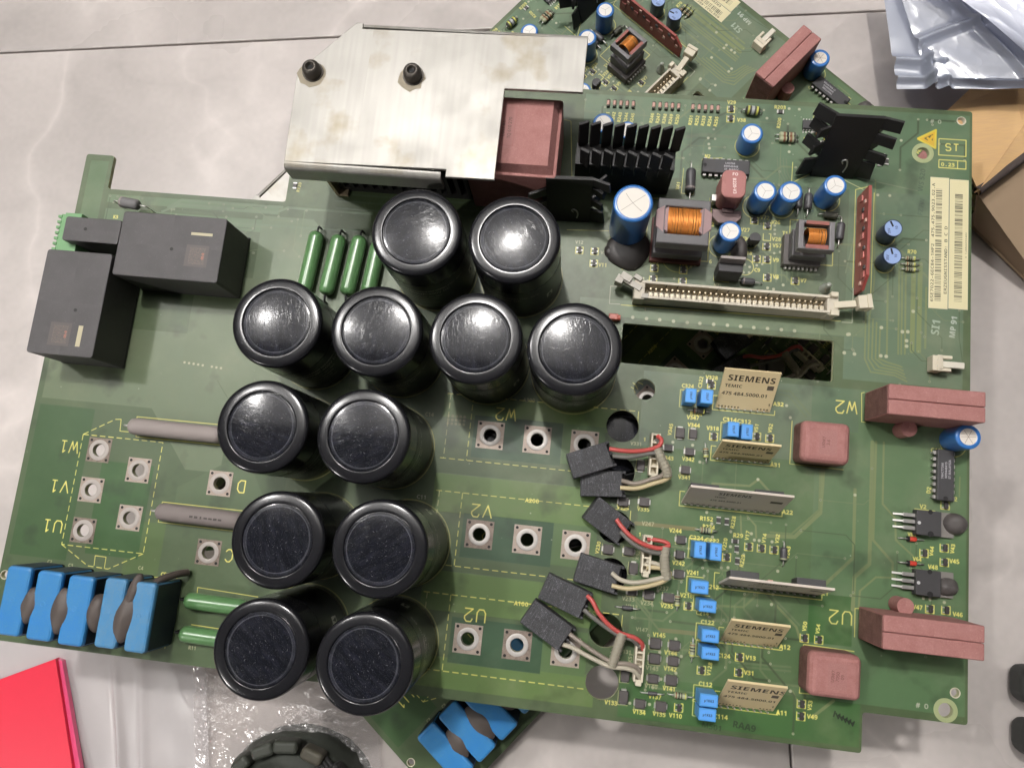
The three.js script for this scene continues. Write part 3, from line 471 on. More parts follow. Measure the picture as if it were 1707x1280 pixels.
const canPrint = M([1, 1, 1], 0.3, { map: paint(2048, 512, (c, W, H) => {
  c.fillStyle = '#17171a'; c.fillRect(0, 0, W, H); c.fillStyle = '#b9b6ac'; c.textBaseline = 'middle';
  const rows = [['CAPACITOR ELECTROLYTIC  85°C', 34], ['1500µF  400V DC', 46], ['10-0205-03  IEC 384', 30], ['00700-0100-0000', 30], ['0000-07000-00', 30], ['97 12  SAFETY VENT', 26]];
  let y = 120; for (const [s, h] of rows) { c.font = `${h}px sans-serif`; c.fillText(s, 620, y); c.fillText(s, 620 + 1024 - (620 + 1024 > 1500 ? 1200 : 0), y); y += h + 20; }
  c.fillRect(1180, 250, 60, 90); c.fillStyle = '#17171a'; c.beginPath(); c.moveTo(1190, 330); c.lineTo(1210, 260); c.lineTo(1230, 330); c.fill();
}) });
CANS.forEach(([k, u, v], i) => {
  const can = part('capacitor', geo('can', () => lathe([[17.45, 0.2], [17.5, 1.5], [17.3, 3.2], [17.5, 4.2], [17.5, 46.6], [17.4, 47.3], [17.1, 47.95], [16.6, 48.28], [16, 48.44], [15.2, 48.56], [14.2, 48.66], [13.5, 48.70], [13.15, 48.66], [12.95, 48.4], [12.9, 48.0]], 64)), canSleeve, u, v, board, 0, 0);
  const turn = [2.1, 0.6, 0.2, 2.9, 0.1, 3.4, 1.3, 5.1, 0.4, 2.2, 4, 0.9][i];
  sub(can, 'sleeve_print', geo('canprint', () => plain(new THREE.CylinderGeometry(17.56, 17.56, 30, 64, 1, true, 0, Math.PI * 2).translate(0, 19, 0))), canPrint, 0, 0, 0, { H: -1.45, L: -0.9, E: -2.75, A: -2.3, F: -2.7, B: -2.8, D: -2.2, J: -1.2 }[k] ?? -1.7);
  const dome = sub(can, 'capacitor_top', geo('candome', () => { const p = [[13.05, 48.1]]; for (let j = 0; j <= 12; j++) { const r = 12.95 * (1 - j / 12); p.push([Math.max(r, 0.001), 48.2 + 0.62 * (1 - (r / 12.95) ** 2)]); } const g = lathe(p, 56); const P = g.attributes.position, t = g.attributes.uv; for (let q = 0; q < P.count; q++) t.setXY(q, 0.5 + P.getX(q) / 27, 0.5 + P.getZ(q) / 27); return g; }), canTop[0], 0, 0, 0, turn);
  sub(can, 'rim_step', geo('canstep', () => { const p = []; for (let j = 0; j <= 8; j++) { const a = 0.2 + j * 0.12; p.push([13.9 * Math.cos(a), 48.62, 13.9 * Math.sin(a)]); } return tube(p, 0.12, 14, 5); }), canSleeve, 0, 0, 0, turn * 2);
});

// ---------------------------------------------------------------- small electrolytic cans
function smallCan(px, py, h, r, topM = K.whiteTop, ring = 0.72, sleeve = K.bluesleeve) {
  const [u, v] = at(px, py, h), key = `ec${h}_${r}_${ring}`;
  const can = part('capacitor', geo(key, () => lathe([[r * 0.93, 0.2], [r * 0.93, 0.8], [r, 1.4], [r, h - 1], [r * 0.985, h - 0.45], [r * 0.92, h - 0.08], [r * ring + 0.25, h], [r * ring, h - 0.18]], 32)), sleeve, u, v, board, 0, 0);
  sub(can, 'capacitor_top', geo(key + 't', () => { const g = plain(new THREE.CircleGeometry(r * ring + 0.05, 28).rotateX(-Math.PI / 2).translate(0, h - 0.14, 0)); return g; }), topM, 0, 0, 0, rnd() * 0.8);
  sub(can, 'sleeve_mark', geo(key + 'm', () => plain(new THREE.CylinderGeometry(r + 0.03, r + 0.03, h * 0.62, 10, 1, true, 0, 0.7).translate(0, h * 0.5, 0))), M([0.012, 0.03, 0.09], 0.35), 0, 0, 0, 2.4 + rnd());
  return can;
}
smallCan(1056, 338, 30, 8, K.crossTop, 0.8);
for (const [x, y, h, r] of [[1254.5, 221.5, 12, 4.7], [1276.7, 318, 15, 4.7], [1319.4, 319, 15, 4.8], [1393.6, 308.5, 15, 4.7], [1218, 385, 16, 4.6], [1006, 204, 12, 4.6], [1046, 216, 12, 4.2]]) smallCan(x, y, h, r);
for (const [x, y] of [[1490, 380], [1488.5, 426]]) smallCan(x, y, 10, 3.7, K.stripeTop, 0.93, K.palesleeve);
smallCan(1615.6, 728, 14, 4.9, K.starTop, 0.66);
// brown glue at the feet of cans
function blob(name, px, py, rx, ry, rz, mat = K.glue, y = 0, turn = 0, h = 0) {
  const g = new THREE.SphereGeometry(1, 20, 14), p = g.attributes.position, s = rnd() * 50;
  for (let i = 0; i < p.count; i++) { const k = 1 + 0.22 * (noise(p.getX(i) * 1.7 + s, p.getZ(i) * 1.7 + p.getY(i), 6) - 0.5); p.setXYZ(i, p.getX(i) * k * rx, Math.max(p.getY(i) * k * ry, -0.2 - h), p.getZ(i) * k * rz); }
  g.computeVertexNormals();
  const [u, v] = at(px, py, h); return part(name, plain(g), mat, u, v, board, y + h, turn);
}
blob('glue', 1049, 416, 10, 3.6, 9.4, K.glueDark); blob('glue', 1016, 419, 2.6, 2.2, 3, K.glueDark); blob('glue', 1232, 420, 3.6, 6.5, 6.5, K.glueGrey);

// ---------------------------------------------------------------- relays and plug at the left
function relay(u0, v0, u1, v1, h, hole, sticker) {
  const w = u1 - u0, d = v1 - v0, r = part('relay', uvMetres(prism(rectPoly(w, d, 1.2), h, 0.3, 0.35), 0.03), K.relay, (u0 + u1) / 2, (v0 + v1) / 2);
  sub(r, 'base_plate', box(w + 0.3, 1.2, d + 0.3, 0, 0.05, 0, 0, 0.3), K.relaySide);
  sub(r, 'vent_plug', [cyl(0.75, 0.1, hole[0], h + 0.3, hole[1], 16)], K.soot);
  if (sticker) { sub(r, 'sticker', plate(sticker[2], sticker[3], h + 0.36, sticker[0], sticker[1]), sticker[4]); sub(r, 'label_strip', box(sticker[7], 0.05, sticker[8], sticker[5], h + 0.3, sticker[6]), M([0.5, 0.45, 0.3], 0.6)); }
  return r;
}
const stick1 = print(128, 128, '#57514f', (c) => { for (let i = 0; i < 900; i++) { c.fillStyle = `rgba(${150 + rnd() * 60},${120 + rnd() * 40},110,.12)`; c.fillRect(20 + rnd() * 90, 14 + rnd() * 100, 3, 2); } c.strokeStyle = 'rgba(120,110,105,.6)'; c.strokeRect(24, 20, 80, 88); c.fillStyle = '#b06a58'; c.font = 'bold 20px sans-serif'; c.save(); c.translate(98, 64); c.rotate(-1.57); c.fillText('00-0', 0, 0); c.restore(); });
relay(-231.5, -87, -202, -41.5, 23.2, [3.3, 3], [-1.5, 13.8, 9.5, 10, stick1, 7.3, 14, 2, 9]);
relay(-200.6, -106.6, -154.1, -78.1, 23.2, [1, 1], [12.5, 3.2, 10, 9.5, stick1, 13.2, -6.5, 9.5, 1.2]);
relay(-232.6, -105.2, -206.4, -94, 15, [-3, -0.3]);
{
  const [u, v] = [-233, -98];
  const t = part('terminal_block', [box(8, 10.5, 21, 0, 0, 0, 0, 0.3), box(3.4, 8, 20.6, -5.2, 1, 0, 0, 0.3)], K.greenplug, u, v);
  for (let i = 0; i < 8; i++) sub(t, 'rib', geo('tbrib', () => box(2, 8, 1.3, 0, 0, 0, 0, 0.3)), K.greenplug, -7.2, 1.4, -9 + i * 2.57);
}
// ---------------------------------------------------------------- aluminium cover with two screws
{
  K.alu = M([1, 1, 1], 0.36, { metalness: 0.4, map: dataTex(512, 512, (x, y) => { let b = 0.60 + 0.07 * fbm(x * 3, y * 3, 4, 2) + 0.03 * (noise(x * 90, y * 6, 4) - 0.5); const st = Math.max(0, fbm(x * 6, y * 6, 5, 71) - 0.6) * 0.7; return [b - st * 0.5, b - 0.012 - st * 0.62, b - 0.035 - st * 0.9]; }), roughnessMap: dataTex(256, 256, (x, y) => 0.32 + 0.28 * fbm(x * 8, y * 8, 4, 6), false), roughness: 1 });
  const H = 45.5;
  const poly = [[-102.6, -186.2], [-99.9, -186], [-99.9, -183.6], [-8.3, -184.6], [-8.2, -161.3], [-39.1, -161], [-39, -122.6], [-58.3, -122.4], [-58.3, -125.4], [-60.1, -125.5], [-123.6, -124.2], [-124.1, -163], [-117.8, -169.9]];
  const cov = part('aluminium_cover', uvMetres(prism(poly, 1.5, H - 1.5, 0.2), 0.0105), K.alu, 0, 0);
  // bent-down flanges, front with a rounded corner, back
  const bend = (u0, u1, v, s, depth, R) => { const o = [], t = 1.5; const ring = (r) => { const q = []; for (let i = 0; i <= 6; i++) { const a = i / 6 * Math.PI / 2; q.push([v + s * (Math.sin(a) * r - R), H - R + Math.cos(a) * r]); } q.push([v + s * (r - R), H - depth]); return q; };
    const sh = new THREE.Shape(); [...ring(R), ...ring(R - t).reverse()].forEach((p, i) => sh[i ? 'lineTo' : 'moveTo'](p[0], p[1])); const g = new THREE.ExtrudeGeometry(sh, { depth: u1 - u0, bevelEnabled: false }); g.rotateY(Math.PI / 2); g.scale(1, 1, -1); const ix = g.index; const pl = plain(g); flip(pl); return pl.translate(u0, 0, 0); };
  sub(cov, 'front_flange', uvMetres(bend(-123.6, -60.3, -121.6, 1, 10.5, 2.6), 0.0105), K.alu);
  sub(cov, 'back_flange', uvMetres(bend(-99.7, -8.3, -186.4, -1, 9, 2), 0.0105), K.alu);
  for (const [x, y] of [[517.5, 113], [686.5, 119]]) {
    const [u, v] = at(x, y, H + 3);
    const s = sub(cov, 'screw', [...[lathe([[0.001, 3.3], [1.5, 3.3], [1.5, 4.6], [2.3, 4.6], [3.2, 3.9], [3.65, 2.8], [3.75, 0.9], [3.75, 0.2]], 26)], cyl(4.3, 0.5, 0, 0, 0, 26)], M([0.08, 0.07, 0.06], 0.45, { metalness: 0.6 }), u, H, v);
    sub2(s, 'hex_socket', [cyl(1.35, 0.06, 0, 3.34, 0, 6)], K.dark);
    sub2(s, 'stain', [prism(Array.from({ length: 16 }, (_, i) => { const a = i / 16 * 6.283, r = 4.6 + 1.6 * rnd(); return [r * Math.cos(a) - 0.6, r * Math.sin(a) + 1]; }), 0.05, 0.01)], M([0.3, 0.26, 0.19], 0.7));
  }
  const [fu, fv] = at(567, 322);
  part('standoff', [box(5.5, 1.4, 5, 0, 0, 0, 0, 0.2), box(1.4, H - 12, 5, -2, 1.2, 0), box(5, 1.4, 5, 0, H - 14, 0)], M([0.42, 0.33, 0.22], 0.45, { metalness: 0.5 }), fu + 1.5, fv - 1);
  part('heatsink', [box(62, 4, 30, 0, 0, 0), ...Array.from({ length: 14 }, (_, i) => box(1.8, 34, 30, -29 + i * 4.45, 3, 0))], K.soot, -84, -148);
}
function flip(g) { const p = g.attributes.position; for (let i = 0; i < p.count; i += 3) { for (const k of ['x', 'z', 'y']) { const G = 'get' + k.toUpperCase(), S = 'set' + k.toUpperCase(); const a = p[G](i + 1), b = p[G](i + 2); p[S](i + 1, b); p[S](i + 2, a); } } g.computeVertexNormals(); }
function creased(g) { g.computeVertexNormals(); return uvMetres(g, 0.02); }
function sub2(parent, name, g, mat) { return part(name, g, mat, 0, 0, parent); }
// tall dark red block in the cut-out of the cover
{
  const u0 = -53, u1 = -16, v0 = -164, v1 = -130, h = 34;
  const b = part('transformer', uvMetres(prism(rectPoly(u1 - u0, v1 - v0, 1.2), h, 0.2, 0.4), 0.02), K.red, (u0 + u1) / 2, (v0 + v1) / 2);
  sub(b, 'top_block', creased(new THREE.CylinderGeometry(1, 1.16, 4, 4, 1).rotateY(Math.PI / 4).toNonIndexed().scale((u1 - u0) / 1.75, 1, (v1 - v0) / 1.75).translate(0, h + 2.1, 0)), K.red);
  sub(b, 'marking', plate(7, 17, h + 4.25, -3, -2), print(128, 320, '#9a605a', (c) => { c.fillStyle = '#3e2522'; c.font = '34px sans-serif'; c.save(); c.translate(42, 170); c.rotate(-1.57); c.fillText('U957 H1', -10, 0); c.fillText('TQ 610 270', 0, 44); c.restore(); }));
}

// ---------------------------------------------------------------- black stamped heat sinks
{ // comb of fingers, every other one bent back
  const hs = part('heatsink', [box(41, 24, 1.6, 0, 0, 0, 0, 0.2), box(41, 1.4, 9, 0, 22, -4.4)], K.soot, 11.3, -142.6);
  for (let i = 0; i < 9; i++) {
    const x = -18 + i * 4.75;
    if (i < 8) { const f = box(4.0, 13.5, 1.2, 0, 0, 0, 0, 0.15); f.rotateY(-0.42); f.translate(x + 1.4, 22, 0.3); sub(hs, 'finger', f, K.soot); sub(hs, 'gap', box(0.4, 6, 0.1, x + 3.7, 16.5, 0.86), M([0.09, 0.085, 0.08], 0.5)); }
    const b = box(4.1, 16, 1.2, 0, 0, 0, 0, 0.15); b.rotateY(0.42); b.rotateX(-0.1); b.translate(x, 22.5, -8.4); sub(hs, 'finger', b, K.soot);
  }
}
// star-shaped heat sink: a plate with three bent wings on each side, leaning a little
function starSink(u, v, turn, lean, k = 1) {
  const g = []; const bodyPlate = prism([[-9, 0], [9, 0], [9.5, -34], [-9.5, -34]].map(([a, b]) => [a, b]), 1.5).rotateX(Math.PI / 2); // stands up: -z of the outline becomes +y
  g.push(bodyPlate);
  const hs = part('heatsink', g.map((q) => lean3(q, lean)), K.soot, u, v, board, 0.2, turn);
  const W = k > 0 ? 1 : -1, wing = (y0, hgt, side, ang, len) => { const q = box(len, hgt, 1.2, side * len / 2, 0, 0, 0, 0.15); q.rotateY(side * ang); q.rotateZ(side * 0.12); q.translate(side * 9.1, y0, 0.3); sub(hs, 'wing', lean3(q, lean), K.soot); };
  for (const s of [-1, 1]) { wing(0.5, 9.5, s, -0.3, 7); wing(11.2, 5.5, s, s * W > 0 ? -0.5 : 0.75, 9); wing(14, 5, s, s * W > 0 ? 0.7 : -0.6, 6.5); wing(20.5, 5.5, s, s * W > 0 ? -0.5 : 0.75, 9); wing(23.5, 4.6, s, s * W > 0 ? 0.8 : -0.6, 6.5); wing(28, 6, s, s < 0 ? 0.55 : -0.4, s < 0 ? 9 : 8.5); }
  sub(hs, 'clip', lean3(tube([[2, 8, 1.2], [1.2, 10, 1.6], [2.2, 11, 1.8], [3.4, 9.5, 1.6], [4, 6.5, 1.4], [3.6, 3.4, 1.5]], 0.35, 20, 6), lean), K.tin);
  const tr = sub(hs, 'transistor', lean3(box(10, 15, 4.2, -1, 1, -2.4, 0, 0.3), lean), K.ic); return hs;
}
function lean3(g, a) { return g.rotateX(-a); }
starSink(102, -156.4, 0.0, 0.30, 1);
starSink(-10.4, -127.5, 0.03, 0.12, -1);

// ---------------------------------------------------------------- wound transformers
function windings(w, d, r, n, x, y, z) { // copper turns round a core along u, seen from above
  const out = []; for (let i = 0; i < n; i++) { const px = -w / 2 + (i + 0.5) * w / n, j = 0.25 * (rnd() - 0.5); const pts = rectPoly(d, 2 * r, r * 0.55, 3).map(([a, b]) => [px + j + 0.1 * (rnd() - 0.5), b, a]); out.push(tube(pts, w / n * 0.54, 26, 6, true)); }
  return out.map((g) => g.translate(x, y, z));
}
{ // the larger one
  const cx = 37.2, cz = -120.7, t = part('coil_transformer', [prism([[-10.6, -9.7], [10.6, -9.7], [10.6, 9.7], [-10.6, 9.7]], 7, 15.5, 0.5, [hole4(-7.3, -6.2, 7.3, 5.4)])], K.ferrite, cx, cz);
  sub(t, 'lower_core', box(20.6, 6, 18.6, 0, 2.6, 0, 0, 0.4), K.ferrite);
  sub(t, 'winding', windings(13.4, 12, 8.6, 26, 0.2, 14.6, -1), K.copper);
  for (const s of [-1, 1]) sub(t, 'bobbin_flange', prism([[-0.7, -5], [0.7, -6], [0.7, 5.2], [-0.7, 4]], 18, 5, 0.2), K.bobbin, s * 7.0, 0, 0);
  for (const s of [-1, 1]) sub(t, 'bobbin_foot', prism([[s * 3.2, -4.4], [0, -6.4], [0, 5.2], [s * 3.2, 2.6]].slice(0, 4), 2, 20.6, 0.2), K.bobbin, s * 8, 0, 0);
  sub(t, 'base', [box(22, 2.6, 20, 0, 0, 0.6, 0, 0.3)], M([0.10, 0.03, 0.025], 0.6));
}
{ // the smaller one
  const cx = 91, cz = -120.2, t = part('coil_transformer', [prism([[-7.2, -6.2], [7.2, -6.2], [7.2, 6.2], [-7.2, 6.2]], 5, 14.8, 0.4, [hole4(-5, -4.9, 5, 5.0)])], M([0.17, 0.16, 0.165], 0.5), cx, cz);
  sub(t, 'lower_core', box(13.8, 6, 11.8, 0, 4.6, 0, 0, 0.4), K.ferrite);
  sub(t, 'winding', windings(7, 7.4, 7.2, 15, 0.2, 13.4, 0), K.copper);
  sub(t, 'tape', [box(9, 0.4, 1.6, 0.2, 19.6, 5), box(9, 0.4, 1.4, 0.2, 19.6, -5.2)], M([0.30, 0.10, 0.08], 0.35));
  sub(t, 'base', box(15.5, 4.4, 13.6, -1, 0.2, 1, 0, 0.3), M([0.10, 0.09, 0.085], 0.6));
  for (let i = 0; i < 8; i++) sub(t, 'pin', geo('tpin', () => box(0.8, 2.2, 1.6, 0, 0, 0, 0, 0.1)), K.tin, -7 + i * 1.8, 0, 8.2);
}
function hole4(x0, z0, x1, z1) { const p = new THREE.Path(); [[x0, z0], [x0, z1], [x1, z1], [x1, z0]].forEach(([x, z], i) => p[i ? 'lineTo' : 'moveTo'](x, -z)); return p; }
{ // dark red choke with a white marking
  const [u, v] = at(1224, 306, 17), t = part('choke', uvMetres(prism(rectPoly(10, 12.4, 3, 5), 13.5, 3.5, 0.5), 0.02), M([1, 1, 1], 0.6, { map: blotch([0.60, 0.38, 0.36], [0.68, 0.47, 0.45], 14) }), u, v);
  sub(t, 'marking', plate(6.5, 11, 17.06), print(128, 224, '#a56b67', (c) => { c.fillStyle = '#e2d2cc'; c.font = 'bold 38px sans-serif'; c.fillText('FO', 70, 26); c.save(); c.translate(70, 132); c.rotate(1.5); c.fillText('B220-V3', 0, 0); c.restore(); }));
  sub(t, 'bobbin', [prism([[-6, 6.5], [6.2, 6.5], [6.2, 10], [3.6, 12.6], [-3.4, 12.6], [-6, 10]], 3.5, 1.5, 0.3), box(4.6, 3, 3, 0.3, 3, 6.6, 0, 0.3)], M([0.22, 0.15, 0.145], 0.6));
  sub(t, 'clip', [box(2, 5, 3, -6, 1.5, 2, 0, 0.2), box(2, 5, 3, 6, 1.5, -2, 0, 0.2)], K.tin);
}
// ---------------------------------------------------------------- dusty red transformers at the right edge, square red capacitors
function edgeTransformer(u0, u1, v0, v1, h, bossSide) {
  const w = u1 - u0, d = v1 - v0, t = part('transformer', uvMetres(box(w, h - 1, d / 2 - 0.15, 0, 1, -d / 4, 0, 0.5), 0.02), K.red, (u0 + u1) / 2, (v0 + v1) / 2);
  sub(t, 'half_shell', uvMetres(box(w, h - 1.12, d / 2 - 0.15, 0, 1, d / 4, 0, 0.5), 0.02), K.red);
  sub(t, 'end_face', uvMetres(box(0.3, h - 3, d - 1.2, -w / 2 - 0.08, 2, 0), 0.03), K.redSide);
  const g = [cyl(3.2, 8, 0, 0, 0, 22)]; sub(t, 'boss', uvMetres(join(g), 0.02), K.red, -3, 0.2, bossSide * (d / 2 + 2.4));
  sub(t, 'foot', box(w - 2, 1, d - 2, 0, 0, 0), K.redDark);
}
edgeTransformer(118.8, 154.3, -60.8, -48.9, 24.5, 1);
edgeTransformer(119, 154.3, 25, 37.4, 24.5, -1);
for (const [u, v, w, d, h, mk] of [[100.4, -37.3, 18.8, 16.6, 12.5, ['U0W7', '3.6']], [106.7, 50.6, 19.4, 16.4, 13.5, ['U0W7', '7050', '09']]]) {
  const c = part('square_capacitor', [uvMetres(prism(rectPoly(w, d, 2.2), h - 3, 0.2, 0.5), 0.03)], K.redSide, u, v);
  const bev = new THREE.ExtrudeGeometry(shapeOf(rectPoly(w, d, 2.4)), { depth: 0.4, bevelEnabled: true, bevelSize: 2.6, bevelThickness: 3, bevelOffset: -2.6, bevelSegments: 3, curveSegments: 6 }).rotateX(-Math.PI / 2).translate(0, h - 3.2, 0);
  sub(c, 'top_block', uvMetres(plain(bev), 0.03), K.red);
  sub(c, 'marking', plate(7, 9.5, h + 0.23, 0.5, 0), print(96, 128, '#9e6e69', (x) => { for (let i = 0; i < 900; i++) { x.fillStyle = `rgba(${rnd() < 0.5 ? '120,70,66' : '200,160,155'},.25)`; x.fillRect(rnd() * 96, rnd() * 128, 2, 2); } x.fillStyle = '#5a3230'; x.font = '22px sans-serif'; mk.forEach((s, i) => { x.save(); x.translate(26 + i * 24, 64); x.rotate(-1.5); x.fillText(s, 0, 0); x.restore(); }); }));
}
// ---------------------------------------------------------------- big blue film capacitors with brown glue
[[-222.2, 59.2, 10.6], [-208.9, 59.6, 10.8], [-195.4, 60, 10.8], [-180.9, 59.2, 9.2], [-168.5, 59.4, 9.2]].forEach(([u, v, w], i) => {
  const d = 27, h = 20.2, c = part('film_capacitor', uvMetres(prism(rectPoly(w, d, 1.6), h, 0.2, 1.1), 0.03), i > 2 ? K.bigblueOld : K.bigblue, u + 5.3, v);
  sub(c, 'shade_grime_side', box(w + 0.06, h - 2.2, d - 1.6, 0, 0.3, 0), K.shadeGrimeBlue); sub(c, 'shade_grime_end', box(w - 1.6, h - 2.2, d + 0.06, 0, 0.3, 0), K.shadeGrimeBlue);  // near-black sides: shade painted into the colour, plus grime
  sub(c, 'gate_mark', [lathe([[0.75, h + 0.02], [0.95, h + 0.3], [1.15, h + 0.02]], 18)], i > 2 ? K.bigblueOld : K.bigblue, -0.6, 0.1, -0.6);
  sub(c, 'base_plate', box(w - 0.6, 0.6, d - 0.6, 0, 0, 0), K.dark);
});
const glueBlob = (u, v, rx, ry, rz, y, turn = 0) => { const g = new THREE.SphereGeometry(1, 22, 16), p = g.attributes.position, s = rnd() * 30; for (let i = 0; i < p.count; i++) { const k = 1 + 0.2 * (noise(p.getX(i) * 1.5 + s, p.getZ(i) * 1.5, 3) - 0.5); const z = p.getZ(i); p.setXYZ(i, p.getX(i) * k * rx * (1 - 0.35 * z * z * Math.sign(z) * 0.4), p.getY(i) * k * ry, z * k * rz); } g.computeVertexNormals(); return part('glue', plain(g), K.glue, u, v, board, y, turn); };
glueBlob(-210.5, 60.5, 4.4, 2.6, 7.6, 18.5, -0.12); glueBlob(-196.9, 61, 4.7, 2.6, 8.8, 18.5, -0.06); glueBlob(-182.2, 60.4, 4.6, 4, 7.4, 17, 0.05); glueBlob(-169.8, 60.6, 5.4, 2.8, 10.2, 18.6, -0.08); glueBlob(-168.3, 50.5, 2.6, 2.6, 7.8, 18.4, -0.2);
part('glue', [tube([[-163.6, 17, 50], [-162, 14, 46], [-158, 7, 43.2], [-156, 2, 42.6]], 1.5, 16, 8)], K.glue, 0, 0);

// ---------------------------------------------------------------- long resistors
function fatRes(name, px0, py0, px1, py1, r, mat, endMat) {
  const a = at(px0, py0, r), b = at(px1, py1, r), len = Math.hypot(b[0] - a[0], b[1] - a[1]), turn = -Math.atan2(b[1] - a[1], b[0] - a[0]);
  const prof = [[0.001, -len / 2], [r * 0.55, -len / 2], [r * 0.9, -len / 2 + r * 0.3], [r, -len / 2 + r * 0.8], [r, len / 2 - r * 0.8], [r * 0.9, len / 2 - r * 0.3], [r * 0.55, len / 2], [0.001, len / 2]];
  const g = lathe(prof, 24); const p = g.attributes.position; for (let i = 0; i < p.count; i++) { const k = 1 + 0.035 * (noise(p.getY(i) * 0.5 + px0, 2, 4) - 0.5); p.setX(i, p.getX(i) * k); p.setZ(i, p.getZ(i) * k); }
  const m = part(name, lieU(g), mat, (a[0] + b[0]) / 2, (a[1] + b[1]) / 2, board, r + 0.6, turn);
  for (const s of [-1, 1]) sub(m, 'lead', tube([[s * (len / 2 - 0.5), 0, 0], [s * (len / 2 + 1.8), 0.1, 0], [s * (len / 2 + 2.8), -0.5, 0], [s * (len / 2 + 3.1), -r - 0.5, 0]], 0.45, 16, 7), endMat ?? K.tin);
  return m;
}
{ const g1 = fatRes('ceramic_resistor', 217, 710, 372, 726, 3.7, K.greyres), g2 = fatRes('ceramic_resistor', 263, 852, 405, 869, 3.7, M([0.20, 0.17, 0.16], 0.7)); 
  const mk = M([0.08, 0.07, 0.065], 0.8); sub(g2, 'marking', Array.from({ length: 7 }, (_, i) => box(i === 2 ? 0.6 : 1.5, 0.06, 0.7 + 0.5 * rnd(), -2 + i * 2.1, 3.68, 0.4)), mk); }
for (const [x0, y0, x1, y1] of [[529.5, 388, 507, 487], [566.5, 394, 543, 491], [601, 395, 578, 492], [632, 405, 613, 492], [310, 1000, 410, 1013], [302, 1055, 405, 1070]]) fatRes('green_resistor', x0, y0, x1, y1, 3.4, K.greenres, K.dark);
// ---------------------------------------------------------------- box header with latches
{
  const a = at(1072.5, 468, 9), b = at(1385, 493, 9), len = b[0] - a[0], v0 = (a[1] + b[1]) / 2, mid = (a[0] + b[0]) / 2;
  const c = part('pin_header', [box(len, 9, 1.1, 0, 0.3, 0.4, 0, 0.15), box(len, 2.2, 7.6, 0, 0.3, 3.8), box(len, 9, 1.1, 0, 0.3, 6.9, 0, 0.15)], K.beige, mid, v0);
  const N = 32, step = (len - 4) / N;
  sub(c, 'pin', Array.from({ length: N }, (_, i) => [2.6, 4.8].map((z) => box(0.62, 5.4, 0.62, -len / 2 + 2.4 + (i + 0.5) * step, 2, z))).flat(), M([0.62, 0.52, 0.36], 0.4, { metalness: 0.6 }));
  sub(c, 'rib', Array.from({ length: N }, (_, i) => box(step * 0.66, 5, 2.2, -len / 2 + 2.4 + (i + 0.5) * step, 2.3, 5.2)), K.cream).userData.kind = 'stuff';
  for (const i of [3, 5, 12, 14, 21, 23, 29]) sub(c, 'slit', geo('slit', () => box(0.3, 4, 0.2, 0, 5, 0.98)), K.dark, -len / 2 + 3 + i * 2.35, 0, 0);
  sub(c, 'key_notch', box(5, 3, 0.3, -len * 0.08, 3.5, 7.4), M([0.45, 0.4, 0.32], 0.6));
  for (const s of [-1, 1]) {
    const l = sub(c, 'latch_post', [box(4.5, 8.6, 8.6, 0, 0.2, 0, 0, 0.4)], K.beige, s * (len / 2 + 1.2), 0, 3.7);
    const arm = s > 0 ? [box(9, 3.2, 2.8, 4.8, 6, -0.6, 0.16, 0.3), box(3.6, 5, 5.6, 11.4, 6, -1.8, 0.16, 0.4), box(1.8, 6, 6, 14, 5.4, -2.2, 0.16, 0.3), box(3, 5, 2, 0, 6, -4, 0, 0.3), box(3.4, 2.6, 2.4, 0.6, 7.6, 3.6, 0, 0.3)] : [box(8, 3, 2.6, -3, 6.5, -2, -0.5, 0.3), box(5, 4.5, 3, -6, 6.2, -4.4, -0.5, 0.3), box(3.2, 6, 3.6, -8.6, 4.5, -3.4, -0.4, 0.3), box(3.6, 2.4, 2, -1, 7.6, -4.8, -0.5, 0.3), box(3, 4, 2, 2.4, 5.5, 2.8, 0, 0.3)];
    sub2(l, 'latch', arm, s > 0 ? K.cream : K.latch);
  }
}
// ---------------------------------------------------------------- small red-brown daughter board standing on edge
{
  const a = at(1453, 309, 13), b = at(1450, 478, 13), v0 = a[1], v1 = b[1], u = (a[0] + b[0]) / 2, L = v1 - v0;
  const c = part('daughter_board', [prism([[-L / 2, 0], [L / 2, 0], [L / 2, -8], [L / 2 - 5, -13], [-L / 2, -13]], 1.2).rotateX(Math.PI / 2).rotateY(-Math.PI / 2)], M([0.30, 0.06, 0.05], 0.4), u, (v0 + v1) / 2, board, 0.2);
  for (let i = 0; i < 14; i++) { const z = -L / 2 + 3 + i * (L - 6) / 13, big = i % 3 === 0; sub(c, 'chip', geo('rbchip' + (i % 3), () => box(1.1, big ? 3 : 1.8, big ? 2.6 : 1.6, 0, 0, 0, 0, 0.15)), i % 3 === 1 ? K.pink : i % 3 === 2 ? K.smd : M([0.42, 0.14, 0.12], 0.5), -1.2, 4 + (i * 5 % 7), z); }
  sub(c, 'pin', Array.from({ length: 18 }, (_, i) => box(0.7, 2.4, 0.7, -0.6, 0, -L / 2 + 1.5 + i * 2.3)), K.tin).userData.kind = 'stuff';
}

